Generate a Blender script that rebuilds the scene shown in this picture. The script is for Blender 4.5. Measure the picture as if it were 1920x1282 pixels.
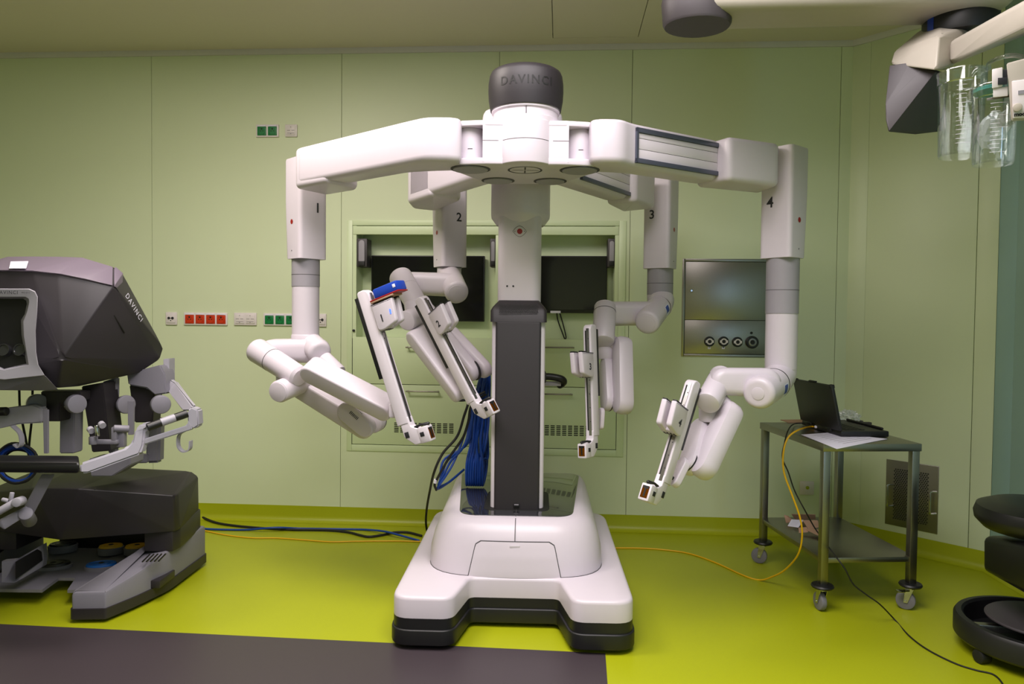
import bpy, bmesh, math, random
from mathutils import Vector as V, Matrix
random.seed(7)
S = bpy.context.scene
for o in list(bpy.data.objects): bpy.data.objects.remove(o)
COL = S.collection
PI = math.pi
# ------------------------------------------------------------------ camera
F, PITCH, ROLL, YAW, CAMZ = 1368.5, .0296, .0105, .0665, 1.3
O = V((0, 0, CAMZ)); Z = V((0, 0, 1))
FY = V((-math.sin(YAW), math.cos(YAW), 0)); RX = V((math.cos(YAW), math.sin(YAW), 0))
_w = FY * math.cos(PITCH) - Z * math.sin(PITCH)
_up = FY * math.sin(PITCH) + Z * math.cos(PITCH)
_r = RX * math.cos(ROLL) + _up * math.sin(ROLL)
_u = _up * math.cos(ROLL) - RX * math.sin(ROLL)
cd = bpy.data.cameras.new('camera'); cam = bpy.data.objects.new('camera', cd); COL.objects.link(cam)
cd.sensor_width = 36; cd.lens = F / 1920 * 36; cd.clip_start = .05
cam.matrix_world = Matrix(((_r.x, _u.x, -_w.x, O.x), (_r.y, _u.y, -_w.y, O.y), (_r.z, _u.z, -_w.z, O.z), (0, 0, 0, 1)))
S.camera = cam
# ------------------------------------------------------------------ view, world, lights
S.view_settings.view_transform = 'Standard'; S.view_settings.look = 'None'
S.view_settings.exposure = 0.0; S.view_settings.gamma = 1; S.view_settings.use_curve_mapping = False
wd = bpy.data.worlds.new('world'); S.world = wd; wd.use_nodes = True
wd.node_tree.nodes['Background'].inputs[0].default_value = (.8, .85, 1, 1)
wd.node_tree.nodes['Background'].inputs[1].default_value = .02
def area(name, loc, target, sx, sy, power, color, spread=PI):
    l = bpy.data.lights.new(name, 'AREA'); l.shape = 'RECTANGLE'; l.size = sx; l.size_y = sy
    l.energy = power; l.color = color; l.spread = spread
    o = bpy.data.objects.new(name, l); COL.objects.link(o); o.location = loc
    o.rotation_euler = (V(target) - V(loc)).to_track_quat('-Z', 'Y').to_euler()
    return o
area('ceiling_or_fill_panel', (-.05, 1.5, 2.96), (-.05, 1.5, 0), 1.8, 1.5, 94, (1, .92, .94), 2.8)
area('ceiling_or_fill_panel', (-.2, -.7, 2.96), (-.2, -.7, 0), 1.2, .6, 34, (1, .90, .90), 2.9)  # unseen fill lamp, added to brighten the back wall between the arms
area('ceiling_or_fill_panel', (-1.6, 2.6, 2.96), (-1.6, 2.6, 0), 1.2, .6, 56, (1, .89, .82))
area('window_daylight', (2.45, -1.9, 1.7), (1.6, 2.5, 1.2), .9, 1.6, 26, (.45, .68, 1))
# ------------------------------------------------------------------ points
def P(px, py, d): return O + (_w + _r * ((px - 960) / F) - _u * ((py - 641) / F)) * d
def ray(px, py): return _w + _r * ((px - 960) / F) - _u * ((py - 641) / F)
def onp(px, py, n, c):
    d = ray(px, py); return O + d * ((c - O.dot(n)) / d.dot(n))
def onz(px, py, z=0): return onp(px, py, V((0, 0, 1)), z)
DW = 4.5424
def Wl(px, py, y=DW): return onp(px, py, V((0, 1, 0)), y)
N2 = V((math.sin(PI/4), math.cos(PI/4), 0)); D2 = 4.432
def Ch(px, py, off=0): return onp(px, py, N2, D2 - off)
def K(X, dep, z): return V((0, 0, z)) + RX * X + FY * dep
def S_(px, d): return px * d / F
# ------------------------------------------------------------------ materials
def lin(c): return tuple(((x/12.92) if x <= .04045 else ((x+.055)/1.055)**2.4) for x in c)
def mat(name, rgb, rough=.5, metal=0, noise=.03, nscale=40, bump=0, spec=.5, coat=0, alpha=1, aniso=0, trans=0, emit=0):
    m = bpy.data.materials.new(name); m.use_nodes = True; nt = m.node_tree; b = nt.nodes['Principled BSDF']
    c = lin([x/255 for x in rgb])
    tc = nt.nodes.new('ShaderNodeTexCoord'); nz = nt.nodes.new('ShaderNodeTexNoise'); nz.inputs['Scale'].default_value = nscale
    nz.inputs['Detail'].default_value = 4
    nt.links.new(tc.outputs['Object'], nz.inputs['Vector'])
    mx = nt.nodes.new('ShaderNodeMix'); mx.data_type = 'RGBA'
    mx.inputs[6].default_value = tuple(x*(1-noise) for x in c)+(1,); mx.inputs[7].default_value = tuple(min(1, x*(1+noise)) for x in c)+(1,)
    nt.links.new(nz.outputs['Fac'], mx.inputs[0]); nt.links.new(mx.outputs[2], b.inputs['Base Color'])
    b.inputs['Roughness'].default_value = rough; b.inputs['Metallic'].default_value = metal
    b.inputs['Specular IOR Level'].default_value = spec; b.inputs['Coat Weight'].default_value = coat
    b.inputs['Transmission Weight'].default_value = trans; b.inputs['Alpha'].default_value = alpha
    if aniso: b.inputs['Anisotropic'].default_value = aniso
    if emit:
        b.inputs['Emission Color'].default_value = c+(1,); b.inputs['Emission Strength'].default_value = emit
    if bump:
        bp = nt.nodes.new('ShaderNodeBump'); bp.inputs['Strength'].default_value = bump; bp.inputs['Distance'].default_value = .002
        nt.links.new(nz.outputs['Fac'], bp.inputs['Height']); nt.links.new(bp.outputs['Normal'], b.inputs['Normal'])
    return m
M = dict(
 white=mat('white_plastic', (206, 198, 207), .36, noise=.015),
 white2=mat('white_enamel', (212, 205, 213), .32, noise=.015),
 wgray=mat('grey_sleeve', (150, 146, 154), .45),
 dark=mat('charcoal_plastic', (40, 36, 40), .5, noise=.05, nscale=200),
 black=mat('black_plastic', (20, 20, 22), .45),
 rubber=mat('black_rubber', (18, 18, 18), .6),
 bumper=mat('black_bumper', (22, 22, 24), .45),
 gloss=mat('black_gloss', (42, 42, 46), .09, coat=1),
 ink=mat('ink', (35, 35, 40), .6),
 line=mat('dark_seam', (70, 68, 70), .7),
 seam=mat('wall_joint', (112, 116, 84), .7),
 wall_bluelit=mat('wall_painted_blue_light', (150, 182, 182), .4, noise=.012, nscale=6),  # blue light on the right wall, painted into the panel colour
 red=mat('red_emblem', (150, 18, 18), .35),
 steel=mat('brushed_steel', (150, 146, 140), .33, 1, noise=.06, nscale=300),
 chrome=mat('chrome', (200, 200, 200), .15, 1),
 rail=mat('rail_steel', (180, 178, 182), .22, 1),
 railgrey=mat('grey_rail', (92, 96, 112), .35, .5),
 copper=mat('copper_lining', (170, 96, 30), .25, 1),
 wall=mat('wall_green', (212, 222, 187), .42, noise=.012, nscale=6),
 niche=mat('cabinet_green', (210, 224, 184), .4, noise=.01),
 ceil=mat('ceiling_paint', (214, 206, 190), .7, noise=.01),
 trim=mat('trim_white', (205, 202, 200), .5),
 lime=mat('lime_vinyl', (162, 170, 18), .4, noise=.10, nscale=260, bump=.03),
 dvinyl=mat('dark_vinyl', (63, 55, 60), .42, noise=.08, nscale=260, bump=.03),
 screen=mat('screen_black', (8, 9, 12), .12),
 socket=mat('socket_white', (222, 214, 214), .4),
 sred=mat('socket_red', (196, 52, 14), .4),
 sgreen=mat('socket_green', (18, 120, 62), .4),
 blue=mat('blue_cable', (14, 62, 150), .4),
 bluep=mat('blue_plastic', (26, 62, 165), .35),
 yellow=mat('yellow_cable', (228, 176, 14), .45),
 ypedal=mat('yellow_pedal', (232, 178, 20), .45),
 bpedal=mat('blue_pedal', (16, 104, 196), .45),
 led=mat('blue_indicator', (60, 90, 255), .3, emit=3),
 cgray=mat('console_grey', (120, 118, 128), .5, noise=.05, nscale=200),
 clight=mat('console_light_grey', (158, 156, 166), .45),
 cdark=mat('console_charcoal', (40, 36, 41), .48, noise=.08, nscale=260),
 cdark_lit=mat('console_toplit_grey', (104, 94, 108), .5, noise=.05, nscale=260),  # ceiling light on the hood top, put into a paler violet-grey
 beige=mat('beige_enamel', (172, 165, 153), .45),
 bgrey=mat('boom_grey', (62, 57, 60), .5),
 paper=mat('paper', (225, 222, 238), .7),
 card=mat('cardboard', (178, 142, 118), .8, noise=.12),
 leather=mat('black_leather', (14, 14, 17), .38, bump=.05),
 teal=mat('teal_plastic', (70, 170, 160), .4),
)
def clearmat(name, rgb, rough=.05):
    m = bpy.data.materials.new(name); m.use_nodes = True; nt = m.node_tree; n = nt.nodes
    for x in list(n): n.remove(x)
    out = n.new('ShaderNodeOutputMaterial'); mix = n.new('ShaderNodeMixShader'); t = n.new('ShaderNodeBsdfTransparent'); g = n.new('ShaderNodeBsdfGlossy')
    lw = n.new('ShaderNodeLayerWeight'); lw.inputs[0].default_value = .25
    rp = n.new('ShaderNodeMapRange'); rp.inputs[3].default_value = .08; rp.inputs[4].default_value = .75
    t.inputs[0].default_value = tuple(rgb)+(1,); g.inputs[0].default_value = (1, 1, 1, 1); g.inputs[1].default_value = rough
    l = nt.links; l.new(lw.outputs['Facing'], rp.inputs[0]); l.new(rp.outputs[0], mix.inputs[0]); l.new(t.outputs[0], mix.inputs[1]); l.new(g.outputs[0], mix.inputs[2]); l.new(mix.outputs[0], out.inputs[0])
    return m
M['clear'] = clearmat('clear_plastic', (.93, .95, .95))
M['film'] = clearmat('crumpled_film', (.93, .95, .96), .15)
_n = M['film'].node_tree; _m = [x for x in _n.nodes if x.type == 'MIX_SHADER'][0]; _d = _n.nodes.new('ShaderNodeBsdfDiffuse'); _d.inputs[0].default_value = (.85, .87, .88, 1)
_m2 = _n.nodes.new('ShaderNodeMixShader'); _m2.inputs[0].default_value = .28; _o = [x for x in _n.nodes if x.type == 'OUTPUT_MATERIAL'][0]
_n.links.new(_m.outputs[0], _m2.inputs[1]); _n.links.new(_d.outputs[0], _m2.inputs[2]); _n.links.new(_m2.outputs[0], _o.inputs[0])
# ------------------------------------------------------------------ object helpers
_loc = {}
def thing(name, label, cat, loc, group=None, kind=None):
    o = bpy.data.objects.new(name, None); COL.objects.link(o); o.location = loc; o.empty_display_size = .1
    _loc[o.name] = V(loc); o['label'] = label; o['category'] = cat
    if group: o['group'] = group
    return o
def tag(o, label, cat, group=None):
    o['label'] = label; o['category'] = cat
    if group: o['group'] = group
    return o
def obj(name, bm, m, parent=None, kind=None, sharp=35, label=None):
    if isinstance(m, str): m = M[m]
    bm.verts.ensure_lookup_table()
    bmesh.ops.remove_doubles(bm, verts=bm.verts, dist=1e-6)
    bmesh.ops.recalc_face_normals(bm, faces=bm.faces)
    lo = V((min(v.co[i] for v in bm.verts) for i in range(3))); hi = V((max(v.co[i] for v in bm.verts) for i in range(3)))
    c = (lo+hi)/2
    for v in bm.verts: v.co -= c
    me = bpy.data.meshes.new(name); bm.to_mesh(me); bm.free()
    me.polygons.foreach_set('use_smooth', [True]*len(me.polygons)); me.set_sharp_from_angle(angle=math.radians(sharp))
    me.materials.append(m)
    o = bpy.data.objects.new(name, me); COL.objects.link(o); o.location = c; _loc[o.name] = c
    if parent:
        o.parent = parent; o.matrix_parent_inverse = Matrix.Translation(-_loc[parent.name])
    if kind: o['kind'] = kind
    if label: o['label'] = label
    return o
def nb(): return bmesh.new()
def merge(bm, t):
    me = bpy.data.meshes.new('t'); t.to_mesh(me); t.free(); bm.from_mesh(me); bpy.data.meshes.remove(me)
def frame(axis):
    a = V(axis).normalized(); h = V((0, 0, 1)) if abs(a.z) < .9 else V((1, 0, 0))
    x = h.cross(a).normalized(); y = a.cross(x); return a, x, y
def loft(bm, rings, caps=True, closed=True):
    vs = [[bm.verts.new(p) for p in r] for r in rings]; n = len(rings[0])
    for a, b in zip(vs, vs[1:]):
        for i in range(n if closed else n-1):
            j = (i+1) % n
            try: bm.faces.new((a[i], a[j], b[j], b[i]))
            except ValueError: pass
    if caps:
        for r in (vs[0], vs[-1]):
            try: bm.faces.new(r)
            except ValueError: pass
def box(bm, c, ax, ay, az, bev=0, seg=2):
    """box with half-extent vectors"""
    t = nb() if bev else bm
    c = V(c); ax, ay, az = V(ax), V(ay), V(az)
    vs = [t.verts.new(c+ax*i+ay*j+az*k) for k in (-1, 1) for j in (-1, 1) for i in (-1, 1)]
    for f in ((0,1,3,2),(4,6,7,5),(0,4,5,1),(2,3,7,6),(0,2,6,4),(1,5,7,3)): t.faces.new([vs[i] for i in f])
    if bev:
        bmesh.ops.bevel(t, geom=list(t.edges), offset=bev, segments=seg, affect='EDGES', profile=.5); merge(bm, t)
def abox(bm, x0, x1, y0, y1, z0, z1, bev=0):
    box(bm, ((x0+x1)/2, (y0+y1)/2, (z0+z1)/2), (abs(x1-x0)/2, 0, 0), (0, abs(y1-y0)/2, 0), (0, 0, abs(z1-z0)/2), bev)
def hull(bm, pts, bev=0, seg=2):
    t = nb()
    for p in pts: t.verts.new(p)
    bmesh.ops.convex_hull(t, input=t.verts)
    bmesh.ops.dissolve_limit(t, angle_limit=.02, verts=t.verts, edges=t.edges)
    for v in [v for v in t.verts if not v.link_faces]: t.verts.remove(v)
    if bev: bmesh.ops.bevel(t, geom=list(t.edges), offset=bev, segments=seg, affect='EDGES', profile=.5, clamp_overlap=True)
    merge(bm, t)
def tube(bm, pts, r, n=12, rnd=False):
    pts = [V(p) for p in pts]; rs = r if isinstance(r, (list, tuple)) else [r]*len(pts)
    T = []
    for i in range(len(pts)):
        a = pts[max(i-1, 0)]; b = pts[min(i+1, len(pts)-1)]; T.append((b-a).normalized())
    a, x, y = frame(T[0]); rings = []
    def ring(c, t, r): return [c+(x*math.cos(2*PI*k/n)+y*math.sin(2*PI*k/n))*r for k in range(n)]
    for i, p in enumerate(pts):
        t = T[i]; x = (x-t*x.dot(t)).normalized(); y = t.cross(x)
        if rnd and i == 0:
            for q in range(4, 0, -1):
                an = q*PI/2/4.3; rings.append(ring(p-t*rs[0]*math.sin(an)*rnd, t, rs[0]*math.cos(an)))
        rings.append(ring(p, t, rs[i]))
        if rnd and i == len(pts)-1:
            for q in range(1, 5):
                an = q*PI/2/4.3; rings.append(ring(p+t*rs[-1]*math.sin(an)*rnd, t, rs[-1]*math.cos(an)))
    loft(bm, rings)
def lathe(bm, o, axis, prof, n=32):
    a, x, y = frame(axis); o = V(o)
    loft(bm, [[o+a*h+(x*math.cos(2*PI*k/n)+y*math.sin(2*PI*k/n))*max(r, 1e-4) for k in range(n)] for r, h in prof])
def cyl(bm, a, b, r, bev=.004, n=28, r2=None):
    a, b = V(a), V(b); L = (b-a).length; r2 = r if r2 is None else r2
    if bev: lathe(bm, a, b-a, [(r-bev, 0), (r-bev*.3, bev*.3), (r, bev), (r2, L-bev), (r2-bev*.3, L-bev*.3), (r2-bev, L)], n)
    else: lathe(bm, a, b-a, [(r, 0), (r2, L)], n)
def domed(bm, a, b, r, dome=.5, n=28, r2=None, bev=.004):
    """cylinder a->b with a rounded far end"""
    a, b = V(a), V(b); L = (b-a).length; r2 = r if r2 is None else r2; k = r2*dome
    pr = [(r-bev, 0), (r, bev), (r2, L-k)]+[(r2-k+k*math.cos(t*PI/10), L-k+k*math.sin(t*PI/10)) for t in range(1, 6)]
    lathe(bm, a, b-a, pr, n)
def stad(bm, a, b, ra, rb, axis, th, bev=.01, n=10, nseg=4):
    """plate hull of two circles, extruded th along axis (centred), with rounded edges"""
    a, b = V(a), V(b); ax = V(axis).normalized()
    d = b-a; b = a+d-ax*d.dot(ax); d = b-a; L = d.length; ex = d/L; ey = ax.cross(ex)
    al = math.acos(max(-1, min(1, (ra-rb)/L)))
    def outl(i, h):
        pts = []
        for k in range(n+1):
            t = al+(2*PI-2*al)*k/n; pts.append(a+(ex*math.cos(t)+ey*math.sin(t))*(ra-i)+ax*h)
        for k in range(n+1):
            t = -al+2*al*k/n; pts.append(b+(ex*math.cos(t)+ey*math.sin(t))*(rb-i)+ax*h)
        return pts
    lay = []
    bev = min(bev, ra*.95, rb*.95, th*.499)
    for q in range(nseg+1):
        t = q/nseg*PI/2; lay.append((bev*(1-math.sin(t)), -th/2+bev*(1-math.cos(t))))
    lay += [(i, -h) for i, h in reversed(lay)]
    loft(bm, [outl(i, h) for i, h in lay])
def offset(pts, d):
    """inset a 2D CCW polygon by d"""
    out = []; n = len(pts)
    for i in range(n):
        p0, p1, p2 = V(pts[i-1]), V(pts[i]), V(pts[(i+1) % n])
        e1 = (p1-p0).normalized(); e2 = (p2-p1).normalized()
        n1 = V((-e1.y, e1.x)); n2 = V((-e2.y, e2.x)); m = n1+n2
        m = m/max(.35, m.dot(n1)*1.0) if m.length > 1e-6 else n1
        out.append(p1+m*d)
    return out
def rpoly(pts, rad, n=5):
    """round the corners of a 2D polygon"""
    out = []; N = len(pts); rad = rad if isinstance(rad, (list, tuple)) else [rad]*N
    for i in range(N):
        p0, p1, p2 = V(pts[i-1]), V(pts[i]), V(pts[(i+1) % N])
        r = min(rad[i], (p0-p1).length*.45, (p2-p1).length*.45)
        if r <= 0: out.append(p1); continue
        A = p1+(p0-p1).normalized()*r; B = p1+(p2-p1).normalized()*r
        for k in range(n+1):
            t = k/n; out.append(A*(1-t)**2+p1*2*t*(1-t)+B*t*t)
    return out
def ccw(pts): return pts if sum(pts[i-1][0]*pts[i][1]-pts[i][0]*pts[i-1][1] for i in range(len(pts))) > 0 else list(reversed(pts))
def prism(bm, pts2, f, h0, h1, bev0=0, bev1=0, seg=3):
    """extrude 2D outline; f(x,y,h)->3D ; bevels at the two ends"""
    p = ccw([V(q) for q in pts2]); rings = []
    def add(i, h): rings.append([f(q.x, q.y, h) for q in (offset(p, i) if i else p)])
    if bev0:
        for k in range(seg+1): t = k/seg*PI/2; add(bev0*(1-math.sin(t)), h0+bev0*(1-math.cos(t)))
    else: add(0, h0)
    if bev1:
        for k in range(seg, -1, -1): t = k/seg*PI/2; add(bev1*(1-math.sin(t)), h1-bev1*(1-math.cos(t)))
    else: add(0, h1)
    loft(bm, rings)
def plane_f(o, ex, ey, ez):
    o, ex, ey, ez = V(o), V(ex).normalized(), V(ey).normalized(), V(ez).normalized()
    return lambda x, y, h: o+ex*x+ey*y+ez*h
def text(bm, s, f, size, align='CENTER', ext=.0008, xs=1, space=1, lift=0.0003, bold=0):
    cu = bpy.data.curves.new('t', 'FONT'); cu.body = s; cu.size = size; cu.align_x = align; cu.align_y = 'CENTER'; cu.extrude = 0; cu.resolution_u = 3; cu.offset = bold; cu.space_character = space
    o = bpy.data.objects.new('t', cu); COL.objects.link(o)
    me = bpy.data.meshes.new_from_object(o); bpy.data.objects.remove(o); bpy.data.curves.remove(cu)
    t = nb(); t.from_mesh(me); bpy.data.meshes.remove(me)
    for v in t.verts: v.co = f(v.co.x*xs, v.co.y, ext+lift)
    merge(bm, t)
def curve(pts, n=8):
    """Catmull-Rom through points"""
    p = [V(q) for q in pts]; p = [p[0]*2-p[1]]+p+[p[-1]*2-p[-2]]; out = []
    for i in range(1, len(p)-2):
        for k in range(n):
            t = k/n; a, b, c, d = p[i-1:i+3]
            out.append((b*2+(c-a)*t+(a*2-b*5+c*4-d)*t*t+(b*3-a-c*3+d)*t**3)*.5)
    out.append(p[-2]); return out
# ================================================================== ROOM
HC = 2.989; XL, YB = -4.3, -2.6
cx = D2*math.sqrt(2)-DW                       # back wall / angled wall corner
cr = Ch(1868, 620); XR, YR = cr.x, cr.y       # angled wall / right wall corner
def struct(name, bm, m, parent=None, label=None):
    o = obj(name, bm, m, parent, label=label)
    if not parent: o['kind'] = 'structure'
    return o
# floor slab follows the plan
plan = [(XL-.1, YB-.1), (XR+.1, YB-.1), (XR+.1, YR+.04), (cx+.04, DW+.1), (XL-.1, DW+.1)]
bm = nb(); prism(bm, plan, lambda x, y, h: V((x, y, h)), -.1, 0); floor = struct('floor', bm, 'lime')
a0, a1 = onz(0, 1170), onz(1135, 1225); b1 = onz(1139, 1282)
dx = (a1-a0).normalized(); e = (b1-a1).normalized()
far = a0-dx*1.6
pl = [(far.x, far.y), (a1.x, a1.y), (a1.x+e.x*4.2, a1.y+e.y*4.2), (far.x+e.x*4.2, far.y+e.y*4.2)]
pl = [(max(XL+.02, p[0]), max(YB+.02, p[1])) for p in pl]
bm = nb(); prism(bm, pl, lambda x, y, h: V((x, y, h)), -.01, .0012); struct('dark_floor_zone', bm, 'dvinyl', floor, label='dark purple-grey vinyl zone of the floor')
# ceiling with an access hatch let into it
h = [onz(1036.5, 0, HC), onz(1037.5, 71, HC), onz(1196, 68.5, HC), onz(1215, 0, HC)]
hd = (h[0]-h[1]).normalized(); hx0, hx1 = h[1].x, h[2].x; hy1 = (h[1].y+h[2].y)/2; hy0 = hy1-1.25
bm = nb(); g = .004
for (x0, x1, y0, y1) in ((XL-.1, hx0-g, YB-.1, DW+.1), (hx1+g, XR+.1, YB-.1, DW+.1), (hx0-g, hx1+g, YB-.1, hy0-g), (hx0-g, hx1+g, hy1+g, DW+.1)):
    abox(bm, x0, x1, y0, y1, HC, HC+.06)
abox(bm, hx0-g, hx1+g, hy0-g, hy1+g, HC+.03, HC+.06)
ceiling = struct('ceiling', bm, 'ceil')
bm = nb(); abox(bm, hx0, hx1, hy0, hy1, HC, HC+.02); struct('access_hatch', bm, 'ceil', ceiling)
# back wall: dark backing with panels in front, opening for the cabinet
fx0, fx1 = Wl(651, 630).x, Wl(1171, 640).x; fz1, fz0 = Wl(900, 413.5).z, Wl(900, 850).z
bm = nb(); T0 = DW+.012
for (x0, x1, z0, z1) in ((XL-.1, fx0, -.1, HC+.06), (fx1, cx+.1, -.1, HC+.06), (fx0, fx1, -.1, fz0), (fx0, fx1, fz1, HC+.06)):
    abox(bm, x0, x1, T0, T0+.08, z0, z1)
wb = struct('wall_back', bm, 'seam')
seams = [XL, Wl(285, 400).x-1.2, Wl(285, 400).x, Wl(640.5, 250).x, Wl(937, 105).x, Wl(1180, 520).x, Wl(1571, 400).x, cx]
ZT = HC-.03
def panel(rects):
    bm = nb()
    for x0, x1, z0, z1 in rects: abox(bm, x0, x1, DW, DW+.014, z0, z1)
    obj('wall_panel', bm, 'wall', wb)
for x0, x1 in zip(seams, seams[1:]):
    g = .0015; x0 += g; x1 -= g if x1 < cx-.01 else -.004
    a, b = max(x0, fx0), min(x1, fx1)
    if a >= b: panel([(x0, x1, .095, ZT)])
    else: panel([r for r in ((x0, x1, .095, fz0), (x0, x1, fz1, ZT), (x0, a, fz0, fz1), (b, x1, fz0, fz1)) if r[1]-r[0] > .003])
# angled wall and right wall
def wall_run(name, p, q, m, cuts):
    p, q = V((p[0], p[1], 0)), V((q[0], q[1], 0)); d = (q-p); L = d.length; d /= L; n = V((-d.y, d.x, 0))
    if n.dot(V((0, 0, 0))-p) > 0: n = -n       # n points outwards
    bm = nb(); box(bm, p+d*L/2+n*.05+Z*(HC/2), d*(L/2+.02), n*.036, Z*(HC/2+.08)); w = struct(name, bm, 'seam')
    cs = [0]+cuts+[L]
    for a, b in zip(cs, cs[1:]):
        bm = nb(); box(bm, p+d*(a+b)/2+n*.007+Z*((.095+ZT)/2), d*((b-a)/2-(.0015 if a > 0 else -.001)), n*.007, Z*((ZT-.095)/2), .0012); obj('wall_panel', bm, m, w)
    return w
cd_ = V((1, -1, 0)).normalized()
def chs(px, py): return (Ch(px, py)-V((cx, DW, 0))).dot(cd_)
LC = ((XR-cx)**2+(YR-DW)**2)**.5
wall_run('wall_right_angled', (cx, DW), (XR, YR), 'wall', [chs(1628, 300), chs(1825, 680)])
rs = onp(1905, 500, V((1, 0, 0)), XR)
wall_run('wall_right', (XR, YR), (XR, YB), 'wall_bluelit', [YR-rs.y, YR-rs.y+1.2, YR-rs.y+2.4, YR-rs.y+3.6])
wall_run('wall_left', (XL, DW), (XL, YB), 'wall', [1.2, 2.4, 3.6, 4.8])
wall_run('wall_front', (XL, YB), (XR, YB), 'wall', [1.2, 2.4, 3.6])
# lime cove skirting and the pale ceiling trim
def run(name, p, q, prof, m):
    p, q = V((p[0], p[1], 0)), V((q[0], q[1], 0)); d = (q-p).normalized(); n = V((-d.y, d.x, 0))
    if n.dot(-p) < 0: n = -n                   # inwards
    bm = nb(); vs = [[bm.verts.new(c+n*a+Z*b) for a, b in prof] for c in (p, q)]
    for i in range(len(prof)): j = (i+1) % len(prof); bm.faces.new((vs[0][i], vs[0][j], vs[1][j], vs[1][i]))
    bm.faces.new(vs[0]); bm.faces.new(vs[1]); return struct(name, bm, m)
cove = [(0, 0), (.045, 0.0008)]+[(.045-.04*math.sin(t), .041-.04*math.cos(t)) for t in (.2, .45, .7, .95, 1.2, 1.45)]+[(.0045, .1), (0, .1)]
ctrim = [(0, HC), (.02, HC), (.02, HC-.012), (.012, HC-.032), (0, HC-.032)]
for nm, p, q in (('back', (XL, DW), (cx, DW)), ('right_angled', (cx, DW), (XR, YR)), ('right', (XR, YR), (XR, YB)), ('left', (XL, DW), (XL, YB))):
    run('baseboard_'+nm, p, q, cove, 'lime')
for i, (p, q) in enumerate((((XL, DW), (cx, DW)), ((cx, DW), (XR, YR)), ((XR, YR), (XR, YB)), ((XL, DW), (XL, YB)))):
    run('trim_%d' % (i+1), p, q, ctrim, 'trim')
# ================================================================== BUILT-IN CABINET
cab = thing('wall_cabinet', 'built-in pale green wall cabinet with niche, drawer fronts and slotted vents', 'cabinet', ((fx0+fx1)/2, DW, fz0))
ix0, ix1 = Wl(660.5, 630).x, Wl(1158, 640).x; iz1, iz0 = Wl(900, 423).z, Wl(900, 838).z
def wz(py): return Wl(900, py).z
bm = nb(); y0, y1 = DW-.006, DW+.03
for (a, b, c, d) in ((fx0, ix0, fz0, fz1), (ix1, fx1, fz0, fz1), (ix0, ix1, fz0, iz0), (ix0, ix1, iz1, fz1)): abox(bm, a, b, y0, y1, c, d, .002)
obj('frame', bm, 'niche', cab)
ND = .15
nz0 = wz(634); nz1 = wz(440); pxL, pxR = Wl(668, 540).x, Wl(1152, 540).x; dvL, dvR = Wl(928.5, 540).x, Wl(946, 540).x
bm = nb(); abox(bm, ix0, ix1, DW+ND, DW+ND+.02, iz0, iz1); abox(bm, ix0, pxL, DW, DW+ND, nz0-.01, iz1); abox(bm, pxR, ix1, DW, DW+ND, nz0-.01, iz1)
abox(bm, ix0, ix1, DW+.025, DW+ND, nz0-.03, nz0-.002, .001); abox(bm, ix0, ix1, DW+.02, DW+ND, iz1-.005, iz1+.02); abox(bm, ix0, ix1, DW+.03, DW+ND, iz0, iz0+.02)
obj('carcass', bm, 'niche', cab)
bm = nb(); abox(bm, dvL, dvR, DW+.002, DW+ND, nz0, nz1+.02, .001); obj('divider', bm, 'niche', cab)
bm = nb(); abox(bm, ix0+.004, ix1-.004, DW-.004, DW+.018, nz1, iz1-.004, .002); obj('lift_door', bm, 'niche', cab)
mid = (dvL+dvR)/2; zs = wz(723)
for c, (a, b) in enumerate(((ix0+.003, mid-.0015), (mid+.0015, ix1-.003))):
    for r, (z0, z1) in enumerate(((iz0+.004, zs-.002), (zs+.002, nz0-.001))):
        bm = nb(); abox(bm, a, b, DW-.004, DW+.018, z0, z1, .0015); dr = obj('drawer', bm, 'niche', cab)
        hx0, hx1, hy = ((766, 821, 651), (1019, 1073, 651))[c] if r else ((766, 822, 733), (1019, 1070, 738))[c]
        p, q = Wl(hx0, hy), Wl(hx1, hy); p.z = q.z = (p.z+q.z)/2
        p.y = q.y = DW-.034
        bm = nb(); tube(bm, [p+V((-.01, 0, 0)), q+V((.01, 0, 0))], .005, 10, .5)
        for s in (p, q): tube(bm, [s, s+V((0, .032, 0))], .005, 8)
        obj('handle', bm, 'steel', dr)
        if not r:
            v0, v1, w0, w1 = ((738, 852, 791, 813), (1020, 1107, 796, 818))[c]
            A, B = Wl(v0, w0), Wl(v1, w1); bm = nb(); nc = 10 if c == 0 else 8
            for i in range(nc):
                for j in range(6):
                    xx = A.x+(B.x-A.x)*(i+.5)/nc; zz = A.z+(B.z-A.z)*(j+.5)/6; w = (B.x-A.x)/nc*.36
                    abox(bm, xx-w, xx+w, DW-.0048, DW+.004, zz-.0032, zz+.0032)
            s = obj('vent_slots', bm, 'rubber', dr); s['kind'] = 'stuff'
# steel lift fittings inside the niche
for k, (x0, x1, side) in enumerate(((669, 688, 1), (919, 930, -1), (1140, 1154, -1))):
    a, b = Wl(x0, 447, DW+.01), Wl(x1, 500, DW+.01)
    bm = nb(); abox(bm, a.x, b.x, DW+.01, DW+.12, b.z, a.z, .004); lf = obj('lift_fitting', bm, 'bgrey', cab)
    bm = nb(); w = b.x-a.x; stad(bm, ((a.x+b.x)/2, DW+.006, a.z-.03), ((a.x+b.x)/2, DW+.006, b.z+.04), w*.3, w*.3, (0, 1, 0), .012, .003); obj('lever', bm, 'wgray', lf)
    bm = nb(); abox(bm, (a.x+b.x)/2-w*.3, (a.x+b.x)/2+w*.3, DW-.002, DW+.012, b.z+.005, b.z+.035, .002); obj('hinge', bm, 'rubber', lf)
bm = nb(); lathe(bm, Wl(663.5, 619.5, DW-.003), (0, -1, 0), [(.008, 0), (.008, .006), (.004, .008)], 16); obj('lock', bm, 'rubber', cab)
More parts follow.
